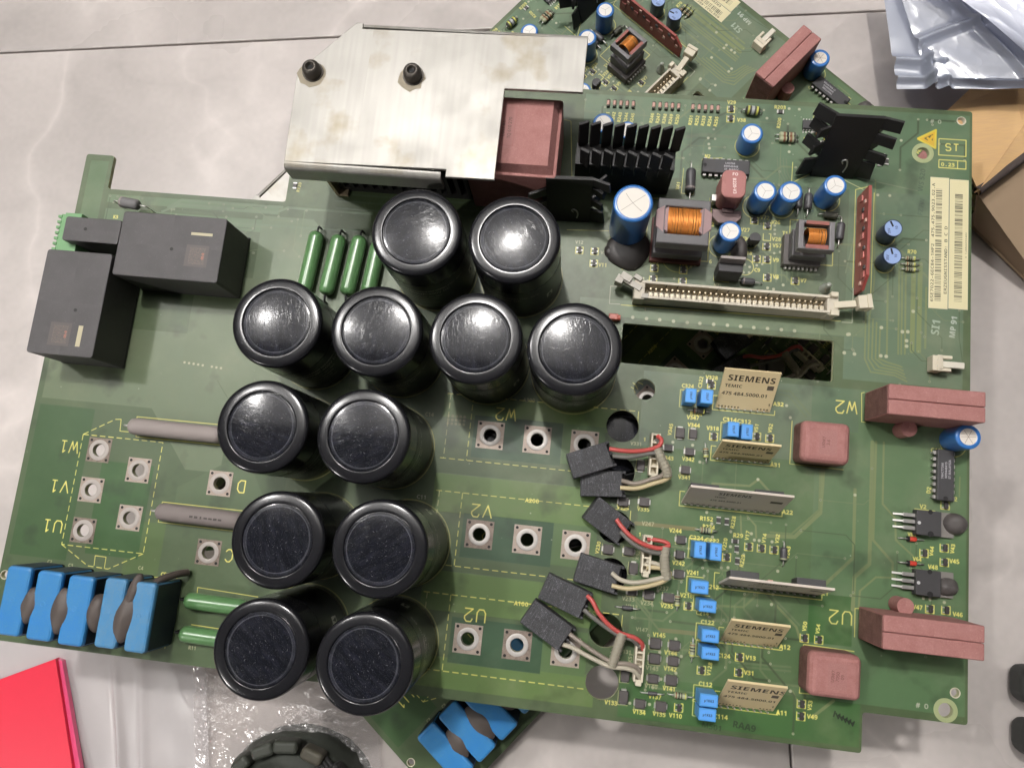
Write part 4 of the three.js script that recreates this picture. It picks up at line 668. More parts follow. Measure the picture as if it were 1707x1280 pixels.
// ---------------------------------------------------------------- integrated circuits
function dip(px, py, n, turn, lines, h = 4) {
  const L = n / 2 * 2.54, [u, v] = at(px, py, h), c = part('chip', [prism([[-L / 2, -3.2], [L / 2, -3.2], [L / 2, 3.2], [-L / 2, 3.2]], 3.4, 0.7, 0.3)], K.ic, u, v, board, 0, turn);
  for (let i = 0; i < n / 2; i++) for (const s of [-1, 1]) sub(c, 'pin', geo('dippin' + s, () => [box(1.3, 0.3, 1.1, 0, 2.2, s * 3.6), box(1.3, 1, 0.3, 0, 1.5, s * 4.05), box(0.6, 1.7, 0.3, 0, 0, s * 4.05)]), K.tin, -L / 2 + 1.27 + i * 2.54, 0, 0);
  sub(c, 'marking', plate(L * 0.62, 5, 4.14, L * 0.08, 0), print(256, 100, '#3a393b', (x) => { x.fillStyle = '#a9a6aa'; x.font = 'bold 25px sans-serif'; lines.forEach((s, i) => x.fillText(s, 128 + i * 8, 22 + i * 28)); }));
  sub(c, 'notch', [cyl(0.9, 0.05, -L / 2 + 0.9, 4.1, 0, 14)], K.dark);
}
dip(1211, 277, 16, 0, ['LH3764', 'B99548448', 'ST  MAROC']); dip(1577.5, 792, 16, Math.PI / 2 + 0.0, ['74HCT7266', 'W99448415', 'ST MALAYSIA']);
{ const [u, v] = at(1359, 207, 2); const c = part('chip', [prism(rectPoly(10, 4, 0.2), 1.6, 0.4, 0.25)], K.ic, u, v); for (let i = 0; i < 8; i++) for (const s of [-1, 1]) sub(c, 'pin', geo('sopin' + s, () => [box(0.5, 0.2, 1, 0, 0.05, s * 2.9), box(0.5, 0.9, 0.25, 0, 0.2, s * 2.3)]), K.tin, -4.4 + i * 1.26, 0, 0); }
function to220(px, py, leads = true) { // lying flat, legs to the left
  const [u, v] = at(px, py, 4), c = part('power_transistor', [prism(rectPoly(9.4, 9.8, 0.3), 4, 0.4, 0.25)], K.ic, u, v);
  sub(c, 'tab', [prism([[4.6, -4.9], [10.6, -4.9], [10.6, 4.9], [4.6, 4.9]], 1.3, 0.4)], M([0.20, 0.185, 0.17], 0.5));
  for (const z of [-2.54, 0, 2.54]) sub(c, 'leg', [box(4.6, 0.5, 1.5, -6.9, 2.2, z, 0, 0.15), (() => { const g = box(4, 0.5, 0.8, 0, 0, 0, 0, 0.1); g.rotateZ(0.55); return g.translate(-10.4, 1, z); })()], K.solder);
  sub(c, 'notch', [cyl(1.15, 0.05, 0.6, 4.41, 4.2, 18), cyl(0.9, 0.05, 0.4, 4.41, -4.4, 18)], K.dark);
  sub(c, 'dimple', [cyl(0.65, 0.06, -3.8, 4.41, 0.2, 16)], M([0.5, 0.5, 0.5], 0.4));
}
to220(1549, 872); to220(1548, 972);
blob('glue', 1590, 874, 4.9, 5.6, 4.6, K.glueGrey, 0, 0.1); blob('glue', 1577, 978, 4.7, 4.8, 3.8, K.glueGrey);
{ // one standing power transistor, seen from above
  const a = at(1192, 462), c = part('power_transistor', [(() => { const g = box(10, 10, 4.2, 0, 0, 0, 0, 0.3); g.rotateX(-0.12); return g; })()], K.ic, a[0] + 4.4, a[1], board, 1.2);
  sub(c, 'tab', [(() => { const g = box(10, 14.5, 1.2, 0, 0, -2.2); g.rotateX(-0.12); return g; })()], M([0.28, 0.25, 0.24], 0.4, { metalness: 0.5 })); for (const x of [-2.5, 0, 2.5]) sub(c, 'leg', geo('tleg', () => box(0.8, 2, 0.5, 0, -1.2, 0)), K.tin, x, 0, 0);
}
{ const [u, v] = at(1252, 407), c = part('small_transistor', [(() => { const s = Array.from({ length: 14 }, (_, i) => { const a = -0.6 + i / 13 * (Math.PI + 1.2); return [2.4 * Math.cos(a), -2.4 * Math.sin(a)]; }); return prism(s, 5, 3, 0.2); })()], K.ic, u, v); sub(c, 'leg', [box(0.5, 3.2, 0.5, -1.2, 0, 0.4), box(0.5, 3.2, 0.5, 0, 0, 0.4), box(0.5, 3.2, 0.5, 1.2, 0, 0.4)], K.tin); }
// ---------------------------------------------------------------- small transistors and flat diodes
SOT.forEach(([x, y], i) => {
  if (i === 4) return; // an empty place
  const [u, v] = at(x, y), c = part('small_transistor', geo('sot', () => box(1.35, 1, 2.9, 0.1, 0.12, 0, 0, 0.15)), K.sot, u, v);
  sub(c, 'leg', geo('sotleg', () => [box(0.7, 0.25, 0.5, -0.95, 0.03, -0.95), box(0.7, 0.25, 0.5, -0.95, 0.03, 0.95), box(0.7, 0.25, 0.5, 1.1, 0.03, 0)]), K.tin);
});
DPAK.forEach(([x, y, w, h]) => {
  const [u, v] = at(x, y, 2.2), c = part('flat_diode', geo(`dpak${w}_${h}`, () => prism(rectPoly(w / 4.25, h / 4.25, 0.15), 2.1, 0.1, 0.3)), K.smd, u, v), tall = h > w;
  sub(c, 'solder_tab', geo(`dpt${w}_${h}`, () => [-1, 1].map((s) => tall ? box(2, 0.8, 0.7, 0, 0.02, s * (h / 8.5 + 0.25)) : box(0.7, 0.8, 2, s * (w / 8.5 + 0.25), 0.02, 0))), K.tin);
});
// ---------------------------------------------------------------- film capacitors, light blue
const filmPrint = print(128, 80, '#5aa0ea', (c) => { c.fillStyle = '#1a2c50'; c.font = 'bold 28px sans-serif'; c.fillText('µ1K63', 64, 42); });
FILM.forEach(([x0, y0, x1, y1, h]) => {
  const [u, v] = at((x0 + x1) / 2, (y0 + y1) / 2, h), w = (x1 - x0) / 4.12, d = (y1 - y0) / 4.12, tall = d > w;
  const c = part('film_capacitor', geo(`film${w.toFixed(1)}_${d.toFixed(1)}_${h}`, () => prism(rectPoly(w, d, 0.35), h, 0.2, 0.2)), K.bluefilm, u, v);
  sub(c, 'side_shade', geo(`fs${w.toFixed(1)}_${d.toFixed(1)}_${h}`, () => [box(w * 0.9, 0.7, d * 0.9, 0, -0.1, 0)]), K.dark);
  sub(c, 'marking', geo(`fm${w.toFixed(1)}_${d.toFixed(1)}_${h}`, () => tall ? plate(d * 0.82, w * 0.8, h + 0.24, 0, 0, Math.PI / 2) : plate(w * 0.86, d * 0.78, h + 0.24)), filmPrint);
});
// ---------------------------------------------------------------- standing ceramic modules with lettering
function moduleCard(u0, u1, vBase, vTop, h, col, fade, wide) {
  const W = u1 - u0, len = Math.hypot(h, vBase - vTop), lean = Math.atan2(vBase - vTop, h);
  const stand = (g) => g.rotateX(-lean);
  const c = part('module_card', [stand(box(W, len, 0.9, 0, 0, -0.5))], M(col, 0.55), (u0 + u1) / 2, vBase, board, 0.25);
  const bg = '#' + lin(...col).getHexString(), ink = fade > 0.6 ? '#4b443c' : '#3a3024';
  const face = new THREE.PlaneGeometry(W - 0.4, len - 0.3).translate(0, len / 2 + 0.05, 0.02);
  const map = print(512, Math.round(512 * len / W), bg, (x, w, H) => {
    const s = wide ? 0.62 : 1; x.fillStyle = ink; x.textAlign = 'left';
    const ox = wide ? 150 : 40, hh = (k) => H * k;
    x.save(); x.translate(ox, hh(0.2)); x.scale(1.12 * s, 1); x.font = `bold ${Math.round(H * 0.2)}px sans-serif`; x.fillText('SIEMENS', 0, 0); x.restore();
    x.save(); x.translate(ox - 10, hh(0.40)); x.scale(1.1 * s, 1); x.font = `bold ${Math.round(H * 0.105)}px sans-serif`; x.fillText('TEMIC', 0, 0); x.restore();
    x.save(); x.translate(ox - 22, hh(0.60)); x.scale(1.08 * s, 1); x.font = `bold ${Math.round(H * 0.115)}px sans-serif`; x.fillText('475 484.5000.01', 0, 0); x.restore();
    x.fillStyle = 'rgba(60,52,46,.85)'; x.fillRect(w * 0.83, hh(0.33), w * 0.12, hh(0.11)); x.fillStyle = ink; x.font = `bold ${Math.round(H * 0.1)}px sans-serif`; if (!wide) x.fillText('1', w * 0.93, hh(0.82));
    for (let i = 0; i < 16; i++) { if (i > 6 && i < 12) continue; x.fillStyle = 'rgba(70,60,48,.8)'; x.fillRect(14 + i * w / 16.6, hh(0.93), w / 34, hh(0.04)); }
    for (let i = 0; i < 700; i++) { x.fillStyle = `rgba(${rnd() < 0.5 ? '90,80,60' : '235,225,200'},.12)`; x.fillRect(rnd() * w, rnd() * H, 2, 2); }
  });
  sub(c, 'print', stand(plain(face)), map);
  for (const [x, y, w, hh, d] of wide ? [[-13, 9, 11, 7, 3], [12, 9, 11, 7, 3], [0, 7, 4, 3, 1.2], [4.6, 8, 2.5, 4, 1], [-3, 12, 2, 3, 1]] : [[-5, 8, 8, 6, 2.4], [5, 7, 6, 5, 2.2], [0.5, 12, 2, 3, 1]]) sub(c, 'chip', stand(box(w, hh, d, x, y, -1 - d / 2, 0, 0.2)), w < 3 ? K.pink : K.ic);
  for (let i = 0; i < Math.floor(W / 2.54); i++) sub(c, 'pin', geo('cardpin', () => box(0.55, 3, 0.4, 0, -0.2, 0.2)), K.tin, -W / 2 + 1.4 + i * 2.54, 0, 0);
}
const TAN = [0.74, 0.60, 0.35], GREY = [0.62, 0.54, 0.47];
moduleCard(58.7, 81.0, -48.9, -62.7, 15, TAN, 0.2); moduleCard(58.8, 81.4, -27.7, -33, 18.4, TAN, 0.5); moduleCard(47.3, 86.4, -7.8, -13.8, 21, GREY, 0.9, true);
moduleCard(64.3, 103.3, 22.8, 19, 19, GREY, 0.9, true); moduleCard(66.5, 88.4, 44.5, 34.4, 16.8, TAN, 0.3); moduleCard(66.2, 88.0, 68.7, 56.2, 18, TAN, 0.2);
// ---------------------------------------------------------------- axial resistors and diodes
function axial(name, x0, y0, x1, y1, r, mat, bands = [], bodyK = 0.5, h = null) {
  const y = h ?? r + 0.25, a = at(x0, y0, y), b = at(x1, y1, y), L = Math.hypot(b[0] - a[0], b[1] - a[1]), turn = -Math.atan2(b[1] - a[1], b[0] - a[0]), B = L * bodyK;
  const g = lathe([[0.001, -B / 2], [r * 0.7, -B / 2], [r, -B / 2 + r * 0.4], [r, -B / 2 + r * 1.2], [r * (mat === K.rescream ? 0.88 : 1), -B / 2 + r * 1.6], [r * (mat === K.rescream ? 0.88 : 1), B / 2 - r * 1.6], [r, B / 2 - r * 1.2], [r, B / 2 - r * 0.4], [r * 0.7, B / 2], [0.001, B / 2]], 16);
  const m = part(name, lieU(g), mat, (a[0] + b[0]) / 2, (a[1] + b[1]) / 2, board, y, turn);
  sub(m, 'lead', [tube([[-L / 2, -y, 0], [-L / 2 + 0.2, -0.3, 0], [-L / 2 + 0.9, 0, 0], [-B / 2, 0, 0]], 0.27, 12, 6), tube([[L / 2, -y, 0], [L / 2 - 0.2, -0.3, 0], [L / 2 - 0.9, 0, 0], [B / 2, 0, 0]], 0.27, 12, 6)], K.solder);
  bands.forEach(([t, bm, w = 0.45]) => sub(m, 'band', rod(r * 1.03, w, t * B, 0, 0), bm));
  return m;
}
const RB = [[-0.36, K.band], [-0.15, K.dark], [0.05, K.resdark], [0.34, K.bandY]];
for (const y of [430.4, 440, 448.7]) axial('resistor', 1503, y - 1, 1534, y + 1.5, 0.95, K.rescream, RB, 0.55);
axial('resistor', 1238, 182, 1272, 186, 1.9, K.resdark, [[-0.3, K.bandY, 0.8], [0.3, K.bandY, 0.8], [0, M([0.4, 0.42, 0.42], 0.4), 1.2]], 0.7);
for (const y of [224, 231]) axial('resistor', 1294, y, 1332, y + 2, 1.3, K.rescream, [[-0.2, K.band, 0.9], [0, K.dark, 0.8], [0.2, K.band, 0.9], [0.42, K.resdark, 0.7]], 0.72);
axial('resistor', 1352, 220, 1382, 220, 1.2, K.resdark, RB, 0.6);
axial('resistor', 1160, 882, 1196, 886, 1.25, K.rescream, RB, 0.62); axial('resistor', 1148, 697 - 14, 1184, 687, 1.1, K.resdark, RB, 0.6); axial('resistor', 1130, 985, 1129, 1018, 1.05, K.rescream, RB, 0.6); axial('resistor', 1156, 1064, 1153, 1104, 1.05, K.rescream, RB, 0.6);
axial('resistor', 1114, 1157, 1156, 1163, 1.2, K.rescream, RB, 0.52); axial('resistor', 1176, 738, 1178, 772, 1.1, K.rescream, RB, 0.5);
axial('resistor', 1392, 233, 1366, 236, 1.1, K.resdark, RB, 0.6);
axial('diode', 1308, 903, 1306, 944, 1.4, K.diode, [[0.36, K.rescream, 0.6]], 0.55); axial('diode', 1153, 268, 1150, 334, 2.2, K.diode, [[0.34, K.greyres, 0.9]], 0.58); axial('diode', 1026, 1011, 1066, 1016, 0.9, K.diode, [], 0.45); axial('diode', 1068, 1154, 1108, 1158, 0.8, K.diode, [], 0.4);
axial('diode', 1222, 466, 1272, 472, 1.5, K.diode, [[-0.3, K.greyres, 0.5]], 0.46); axial('diode', 1334, 310, 1330, 358, 1.7, K.diode, [], 0.55); axial('diode', 1350, 312, 1346, 360, 1.7, K.diode, [], 0.55); axial('diode', 1366, 356, 1404, 361, 1.5, K.resdark, [], 0.6); axial('diode', 1404, 362, 1398, 410, 1.8, K.diode, [], 0.6);
for (const y of [898.5, 939]) axial('diode', 1500, y - 2, 1542, y + 2, 1.0, K.glassRed, [[-0.42, K.dark, 0.8]], 0.36);
{ const m = axial('diode', 188, 334, 243, 344, 2.4, M([0.16, 0.155, 0.155], 0.6), [[-0.38, K.greyres, 0.9]], 0.58, 9); }
// rows of tiny chip resistors along the top edge and single ones
for (const [x0, dx, y0, n] of [[1014.3, 10.4, 173, 5], [1089.8, 10.4, 176.7, 5], [1154.9, 10.5, 180.2, 5]]) for (let i = 0; i < n; i++) {
  const [u, v] = at(x0 + dx * i, y0 + i * 0.5), c = part('chip_resistor', geo('melf', () => rod(0.72, 2.2, 0, 0.75, 0, Math.PI / 2)), K.pink, u, v);
  sub(c, 'end_cap', geo('melfcap', () => [rod(0.76, 0.8, 0, 0.75, 0, Math.PI / 2).translate(0, 0, 1.5), rod(0.74, 0.5, 0, 0.75, 0, Math.PI / 2).translate(0, 0, -1.3)]), K.resdark);
}
for (const [x, y, t] of [[1198, 867, 1], [1211.5, 869.5, 1], [1225.5, 902, 0], [1228, 915, 1], [1229, 935, 1], [492, 310, 1], [1301, 187, 0], [1378, 200, 0], [1183, 627 + 9, 0], [1368, 218, 0], [1182, 1077, 0], [1478, 270, 1], [1472, 262, 1], [1466, 272, 1]]) {
  const [u, v] = at(x, y), c = part('chip_resistor', geo('chipres', () => box(2.2, 0.6, 1.6, 0, 0.05, 0, 0, 0.1)), K.sot, u, v, board, 0, t ? Math.PI / 2 : 0); sub(c, 'end_cap', geo('chipcap', () => [box(0.5, 0.66, 1.66, -1.2, 0.03, 0), box(0.5, 0.66, 1.66, 1.2, 0.03, 0)]), K.solder);
}
// ---------------------------------------------------------------- small connector, lamp, post, sticker
{ const [u, v] = at(1574, 606, 5), c = part('small_connector', [box(4.2, 5.2, 6.4, -2.4, 0.2, 0, 0, 0.3), box(2, 1.4, 6.8, -1.6, 4.4, 0, 0, 0.3), box(5, 1.8, 1.4, 0.6, 4, -2.6, 0, 0.3), box(5, 1.8, 1.4, 0.2, 4, 2.6, 0, 0.3)], K.cream, u, v); sub(c, 'latch', [box(8.5, 1.6, 2.6, 4, 3.4, 0.2, 0, 0.3)], M([0.7, 0.66, 0.56], 0.55)); sub(c, 'pin', [box(0.7, 4, 0.7, -2.4, 1.6, -1.3), box(0.7, 4, 0.7, -2.4, 1.6, 1.3)], K.tin); }
{ const [u, v] = at(1023, 527, 4); part('indicator', [box(4, 3.6, 2.6, 0, 0.2, 0, 0, 0.4), rod(1.3, 2, 2, 2, 0)], M([0.50, 0.13, 0.09], 0.4), u, v); }
{ const [u, v] = at(1374, 482), c = part('board_post', [lathe([[2.2, 0], [2, 2.2], [1.2, 3.2], [1.1, 6.5], [0.7, 7.2], [0.001, 7.3]], 20)], M([0.36, 0.38, 0.33], 0.5), u, v); }
{
  const a = at(1551.7, 295), b = at(1613.7, 518.5), w = b[0] - a[0], d = b[1] - a[1];
  const stickerMap = (n) => print(220, 1100, n ? '#d8cfa6' : '#dbd2ab', (x, W, H) => {
    x.save(); x.translate(W / 2, H / 2); x.rotate(-Math.PI / 2); x.fillStyle = '#4c4a3c'; x.font = 'bold 45px monospace'; x.textAlign = 'left';
    if (!n) { x.fillText('6SE7022-6EC84-1HF2', -500, -74); x.fillText('475.475.9023.02.A', 40, -74); x.fillText('ERZEUGNISSTAND: B C D', -430, 82); }
    else { x.font = '26px monospace'; x.fillText('V 1JAR66X92482', -120, 86); }
    for (let t = -490; t < (n ? 420 : 450);) { const q = 2 + Math.floor(rnd() * 3) * 3; if (!(n === 0 && t > 20 && t < 40)) x.fillRect(t, n ? -50 : -44, q, n ? 92 : 74); t += q + 4 + Math.floor(rnd() * 3) * 3; }
    x.restore(); for (let i = 0; i < 500; i++) { x.fillStyle = 'rgba(120,100,60,.08)'; x.fillRect(rnd() * W, rnd() * H, 5, 3); }
  });
  const c = part('paper_label', box(w * 0.49, 0.12, d, 0, 0.02, 0), K.cream, a[0] + w * 0.245, (a[1] + b[1]) / 2); sub(c, 'print', plate(w * 0.48, d - 0.2, 0.17), stickerMap(0));
  const c2 = part('paper_label', box(w * 0.49, 0.12, d * 0.985, 0, 0.02, 0), K.cream, a[0] + w * 0.755, (a[1] + b[1]) / 2); sub(c2, 'print', plate(w * 0.48, d * 0.985 - 0.2, 0.17), stickerMap(1));
}
// solder tails on the underside (what the board stands on)
part('solder_tail', Array.from({ length: 60 }, () => { const u = -230 + rnd() * 380, v = -110 + rnd() * 160; return (u > 14 && u < 110 && v < -60) ? null : cyl(0.9, 1.6, u, -3.5, v, 7, 0.4); }), K.solder).userData.kind = 'stuff';

// ---------------------------------------------------------------- loose plugs on short cables
const plugM = M([1, 1, 1], 0.75, { map: dataTex(256, 256, (x, y) => { const n = fbm(x * 8, y * 8, 4, 3), s = noise(x * 200, y * 200, 5), t = noise(x * 160, y * 14, 9); const b = 0.175 + 0.09 * n + (s > 0.8 ? 0.5 * (s - 0.5) : 0) + (t > 0.82 ? 0.1 : 0); return [b, b, b * 1.04]; }) });
const WIRE = { red: M([0.50, 0.085, 0.075], 0.42), grey: M([0.14, 0.135, 0.12], 0.5), white: M([0.46, 0.42, 0.33], 0.5), tan: M([0.52, 0.43, 0.25], 0.5), taupe: M([0.26, 0.22, 0.18], 0.5) };
const sleeveM = M([0.50, 0.46, 0.36], 0.5, { transmission: 0.4, thickness: 0 });
function harness(label, header, plugs, wires, sleeve) {
  const t = thing('wire_harness', label, 'cable', 'short cables with black plugs on the boards');
  const [hx0, hy0, hx1, hy1] = header, a = at(hx0, hy0, 6), b = at(hx1, hy1, 6), ou = (a[0] + b[0]) / 2, ov = (a[1] + b[1]) / 2, L = Math.abs(b[1] - a[1]);
  t.position.set(ou * MM, BOARD_Y * MM, ov * MM);
  const loc = ([x, y, h]) => { const q = at(x, y, h); return [q[0] - ou, h, q[1] - ov]; };
  const hd = part('cable_socket', [box(0.8, 6.2, L, -1.5, 0.15, 0, 0, 0.2), box(0.8, 6.2, L, 1.5, 0.15, 0, 0, 0.2), ...Array.from({ length: 6 }, (_, i) => box(3.2, 6, 0.7, 0, 0.15, -L / 2 + 0.5 + i * (L - 1) / 5)), box(3.4, 2, L, 0, 0.15, 0), box(2.4, 6, 1.6, 0.2, 0.15, L / 2 + 0.7, 0, 0.3)], K.cream, 0, 0, t);
  for (const [x, y, h, ang, L2 = 17, W = 10.5, H = 8.4, tilt = 0] of plugs) {
    const [u, v] = at(x, y, h), p = part('plug', uvMetres(join([box(L2, H, W, 0, -H / 2, 0, 0, 0.5)]), 0.03), plugM, u - ou, v - ov, t, h - H / 2, -ang);
    p.rotation.order = 'YZX'; p.rotation.z = tilt;
    sub(p, 'rim', [box(1.6, H * 0.22, W, L2 / 2 + 0.6, -H / 2, 0, 0, 0.2), box(1.6, H - 1, 1, L2 / 2 + 0.6, -H / 2, -W / 2 + 0.5, 0, 0.2), box(1.6, H - 1, 1, L2 / 2 + 0.6, -H / 2, W / 2 - 0.5, 0, 0.2), box(1.6, H - 1.4, 1, L2 / 2 + 0.6, -H / 2, 0, 0, 0.2)], plugM);
    sub(p, 'opening', [box(0.1, H * 0.6, W * 0.34, L2 / 2 + 0.04, -H * 0.3, -W * 0.24), box(0.1, H * 0.6, W * 0.34, L2 / 2 + 0.04, -H * 0.3, W * 0.24)], K.dark);
  }
  for (const [c, ...pts] of wires) part('wire', tube(pts.map(loc), 0.92, 40, 8), WIRE[c], 0, 0, t);
  if (sleeve) {
    const s = part('cable_wrap', tube(sleeve.map(loc), 1.9, 24, 9), sleeveM, 0, 0, t);
    const c = new THREE.CatmullRomCurve3(sleeve.map(loc).map((q) => new THREE.Vector3(...q)));
    for (let i = 0; i < 9; i++) { const q = c.getPoint((i + 0.5) / 9), d = c.getTangent((i + 0.5) / 9); const g = new THREE.TorusGeometry(1.92, 0.2, 6, 14).applyQuaternion(new THREE.Quaternion().setFromUnitVectors(new THREE.Vector3(0, 0, 1), d)).rotateY(0.12).translate(q.x, q.y, q.z); sub2(s, 'wrap_turn', [plain(g)], sleeveM); }
  }
  return t;
}
const harnesses = [
  harness('uppermost cable on the top board, two stacked black plugs beside the big dark hole', [1093.5, 722, 1090, 793], [[983, 767, 11, -0.40], [1003, 806, 7.5, -0.08]],
    [['red', [1016, 748, 11], [1034, 751, 11], [1062, 752, 10], [1088, 748, 9], [1101, 741, 8.5], [1103, 733, 8], [1097, 727, 6]], ['grey', [1022, 760, 10], [1045, 762, 10], [1078, 757, 9], [1098, 752, 8.5], [1100, 740, 7], [1095, 733, 5]], ['taupe', [1036, 801, 8], [1058, 806, 8], [1082, 800, 8.5], [1104, 792, 8], [1108, 783, 7], [1098, 776, 5]], ['tan', [1034, 813, 7.5], [1062, 814, 8], [1090, 806, 8.5], [1111, 799, 8], [1117, 793, 7.5], [1112, 784, 7], [1098, 768, 5]]],
    [[1096, 748, 8.4], [1103, 765, 8.6], [1111, 782, 8.4], [1113, 795, 8]]),
  harness('middle cable on the top board, bright red wire arching from a tilted black plug', [1080, 892, 1077, 956], [[1012, 866, 6, 0.55, 17, 11, 9, -0.12], [996, 956, 6.5, 0.2, 17, 11.5, 9.5]],
    [['red', [1028, 866, 9], [1036, 877, 10], [1052, 894, 10.5], [1078, 909, 10], [1103, 914, 9], [1116, 909, 8], [1110, 904, 7], [1092, 900, 6], [1080, 899, 5]], ['grey', [1034, 886, 9], [1058, 908, 9.5], [1085, 920, 9], [1108, 921, 8.5], [1112, 914, 8]], ['white', [1020, 955, 8], [1034, 966, 9], [1056, 971, 9.5], [1086, 967, 9], [1109, 960, 8.5], [1112, 948, 7], [1095, 940, 6], [1078, 936, 5]], ['tan', [1020, 976, 7], [1044, 981, 8], [1076, 978, 9], [1104, 970, 8.5], [1114, 964, 8], [1117, 955, 7], [1100, 947, 6], [1078, 946, 5]]],
    [[1110, 912, 8.4], [1108, 930, 8.6], [1109, 948, 8.6], [1112, 966, 8.2]]),
  harness('lowest cable on the top board, two parallel grey-black plugs lying slantwise', [1068, 1074, 1064, 1137], [[940, 993, 8.4, 0.33, 18, 10.8, 8.4], [911, 1042, 8.4, 0.51, 18.5, 10.8, 8.4]],
    [['red', [979, 993, 8], [987, 1001, 9], [999, 1023, 9.5], [1018, 1044, 9], [1036, 1056, 8.5], [1058, 1063, 8], [1070, 1072, 7], [1072, 1082, 5]], ['grey', [973, 1016, 8], [985, 1026, 8.5], [1010, 1045, 8.5], [1034, 1060, 8], [1054, 1066, 7.5], [1066, 1078, 5]], ['taupe', [946, 1054, 7], [962, 1066, 8], [990, 1086, 8.5], [1022, 1104, 8.5], [1048, 1107, 8], [1062, 1113, 7], [1070, 1125, 5]], ['white', [937, 1074, 6], [953, 1079, 7], [985, 1096, 8], [1018, 1111, 8.5], [1044, 1114, 8], [1058, 1119, 7], [1068, 1131, 5]]],
    [[1038, 1056, 8.6], [1031, 1075, 9], [1026, 1092, 9], [1020, 1110, 8.6]]),
];
// ---------------------------------------------------------------- the lower board: the same model, turned, under the upper one
{
  const b2 = board.clone(); b2.name = numbered('circuit_board'); scene.add(b2);
  b2.userData.label = 'lower green circuit board, turned about fifty degrees and mostly hidden under the upper one';
  const PHI = -0.8922, T = [46.91, -93.9];
  const place = (o) => { const x = o.position.x, z = o.position.z; o.position.set(Math.cos(PHI) * x - Math.sin(PHI) * z + T[0] * MM, UNDER_Y * MM, Math.sin(PHI) * x + Math.cos(PHI) * z + T[1] * MM); o.rotation.y = -PHI; };
  place(b2);
  const lab = ['cable of the lower board hidden below the upper board, uppermost one', 'cable of the lower board seen through the long slot, with black plugs', 'cable of the lower board under the upper board, nearest its round holes'];
  harnesses.forEach((h, i) => { const c = h.clone(); c.name = numbered('wire_harness'); c.userData.label = lab[i]; scene.add(c); place(c); });
}
// ---------------------------------------------------------------- cardboard box at the right
const floorAt = (px, py, up = 0) => { const h = -BOARD_Y + up, q = at(px, py, h); return [q[0], up, q[1]]; };
function slab(pts, t) { // four 3-D corners, thickness t downwards/inwards along the normal
  const P = pts.map((p) => new THREE.Vector3(...p)), n = new THREE.Vector3().crossVectors(P[1].clone().sub(P[0]), P[2].clone().sub(P[0])).normalize(); if (n.y < 0) n.negate();
  const Q = P.map((p) => p.clone().addScaledVector(n, -t)), pos = [];
  const quad = (a, b, c, d) => { for (const v of [a, b, c, a, c, d]) pos.push(v.x, v.y, v.z); };
  quad(P[0], P[1], P[2], P[3]); quad(Q[3], Q[2], Q[1], Q[0]); for (let i = 0; i < 4; i++) { const j = (i + 1) % 4; quad(P[j], P[i], Q[i], Q[j]); }
  const g = new THREE.BufferGeometry(); g.setAttribute('position', new THREE.Float32BufferAttribute(pos, 3)); g.setAttribute('uv', new THREE.Float32BufferAttribute(new Float32Array(pos.length / 3 * 2), 2)); g.computeVertexNormals(); return uvMetres(g, 0.01);
}
{
  const cb = thing('cardboard_box', 'brown cardboard box with an open tan flap at the right edge, under the plastic bag', 'box');
  const kraft = M([1, 1, 1], 0.85, { map: dataTex(512, 512, (x, y) => { const n = fbm(x * 4, y * 4, 4, 61), f = noise(x * 30, y * 300, 7), st = Math.max(0, fbm(x * 6 + 3, y * 6, 4, 88) - 0.6); return [0.80 + 0.05 * (n - 0.5) + 0.03 * (f - 0.5) - st * 0.4, 0.655 + 0.05 * (n - 0.5) + 0.03 * (f - 0.5) - st * 0.42, 0.47 + 0.05 * (n - 0.5) - st * 0.4]; }) });
  part('flap', slab([floorAt(1573, 190, 24), floorAt(1650, 118, 24), floorAt(1790, 90, 40), floorAt(1632, 318, 42)], 3), kraft, 0, 0, cb);
  part('flap', slab([floorAt(1632, 318, 42.5), floorAt(1790, 92, 40.5), floorAt(1800, 190, 38), floorAt(1790, 205, 38)], 3), kraft, 0, 0, cb);
  part('side', slab([floorAt(1629, 322, 38), floorAt(1790, 205, 38), floorAt(1790, 548, 2), floorAt(1620, 380, 2)].reverse(), 3), M([0.40, 0.29, 0.19], 0.9), 0, 0, cb);  // same board as the flap, coloured darker to carry its shade
  part('flap_edge', tube([floorAt(1630, 319, 40.5), floorAt(1665, 293, 40), floorAt(1720, 253, 39.5), floorAt(1790, 204, 39)], 2.2, 20, 8), M([0.06, 0.045, 0.04], 0.9), 0, 0, cb);
}
// ---------------------------------------------------------------- clear bags
function sheet(corners, nx, ny, height, mat, name, parent) { // bilinear patch over four floor points, height(s, t) in mm
  const g = new THREE.PlaneGeometry(1, 1, nx, ny), p = g.attributes.position, [A, B, C, D] = corners;
  for (let i = 0; i < p.count; i++) { const s = p.getX(i) + 0.5, t = 0.5 - p.getY(i); const u = [0, 1, 2].map((k) => (1 - t) * ((1 - s) * A[k] + s * B[k]) + t * ((1 - s) * D[k] + s * C[k])); p.setXYZ(i, u[0], u[1] + height(s, t), u[2]); }
  g.computeVertexNormals(); const m = part(name, g.toNonIndexed ? plainSmooth(g) : g, mat, 0, 0, parent); return m;
}
function plainSmooth(g) { return plain(g); }
const ridge = (x, y, s) => 1 - Math.abs(2 * fbm(x, y, 3, s) - 1);
const facet = (x, y, s) => { // crumpled film: flat facets between random creases
  const xi = Math.floor(x), yi = Math.floor(y); let a = 9, b = 9, ida = 0;
  for (let j = -1; j < 2; j++) for (let i = -1; i < 2; i++) { const px = xi + i + hash2(xi + i, yi + j, s), py = yi + j + hash2(xi + i, yi + j, s + 1), d = Math.hypot(px - x, py - y); if (d < a) { b = a; a = d; ida = hash2(xi + i, yi + j, s + 2) * 6.28 + (px - x) * 0; } else if (d < b) b = d; }
  return b - a; };
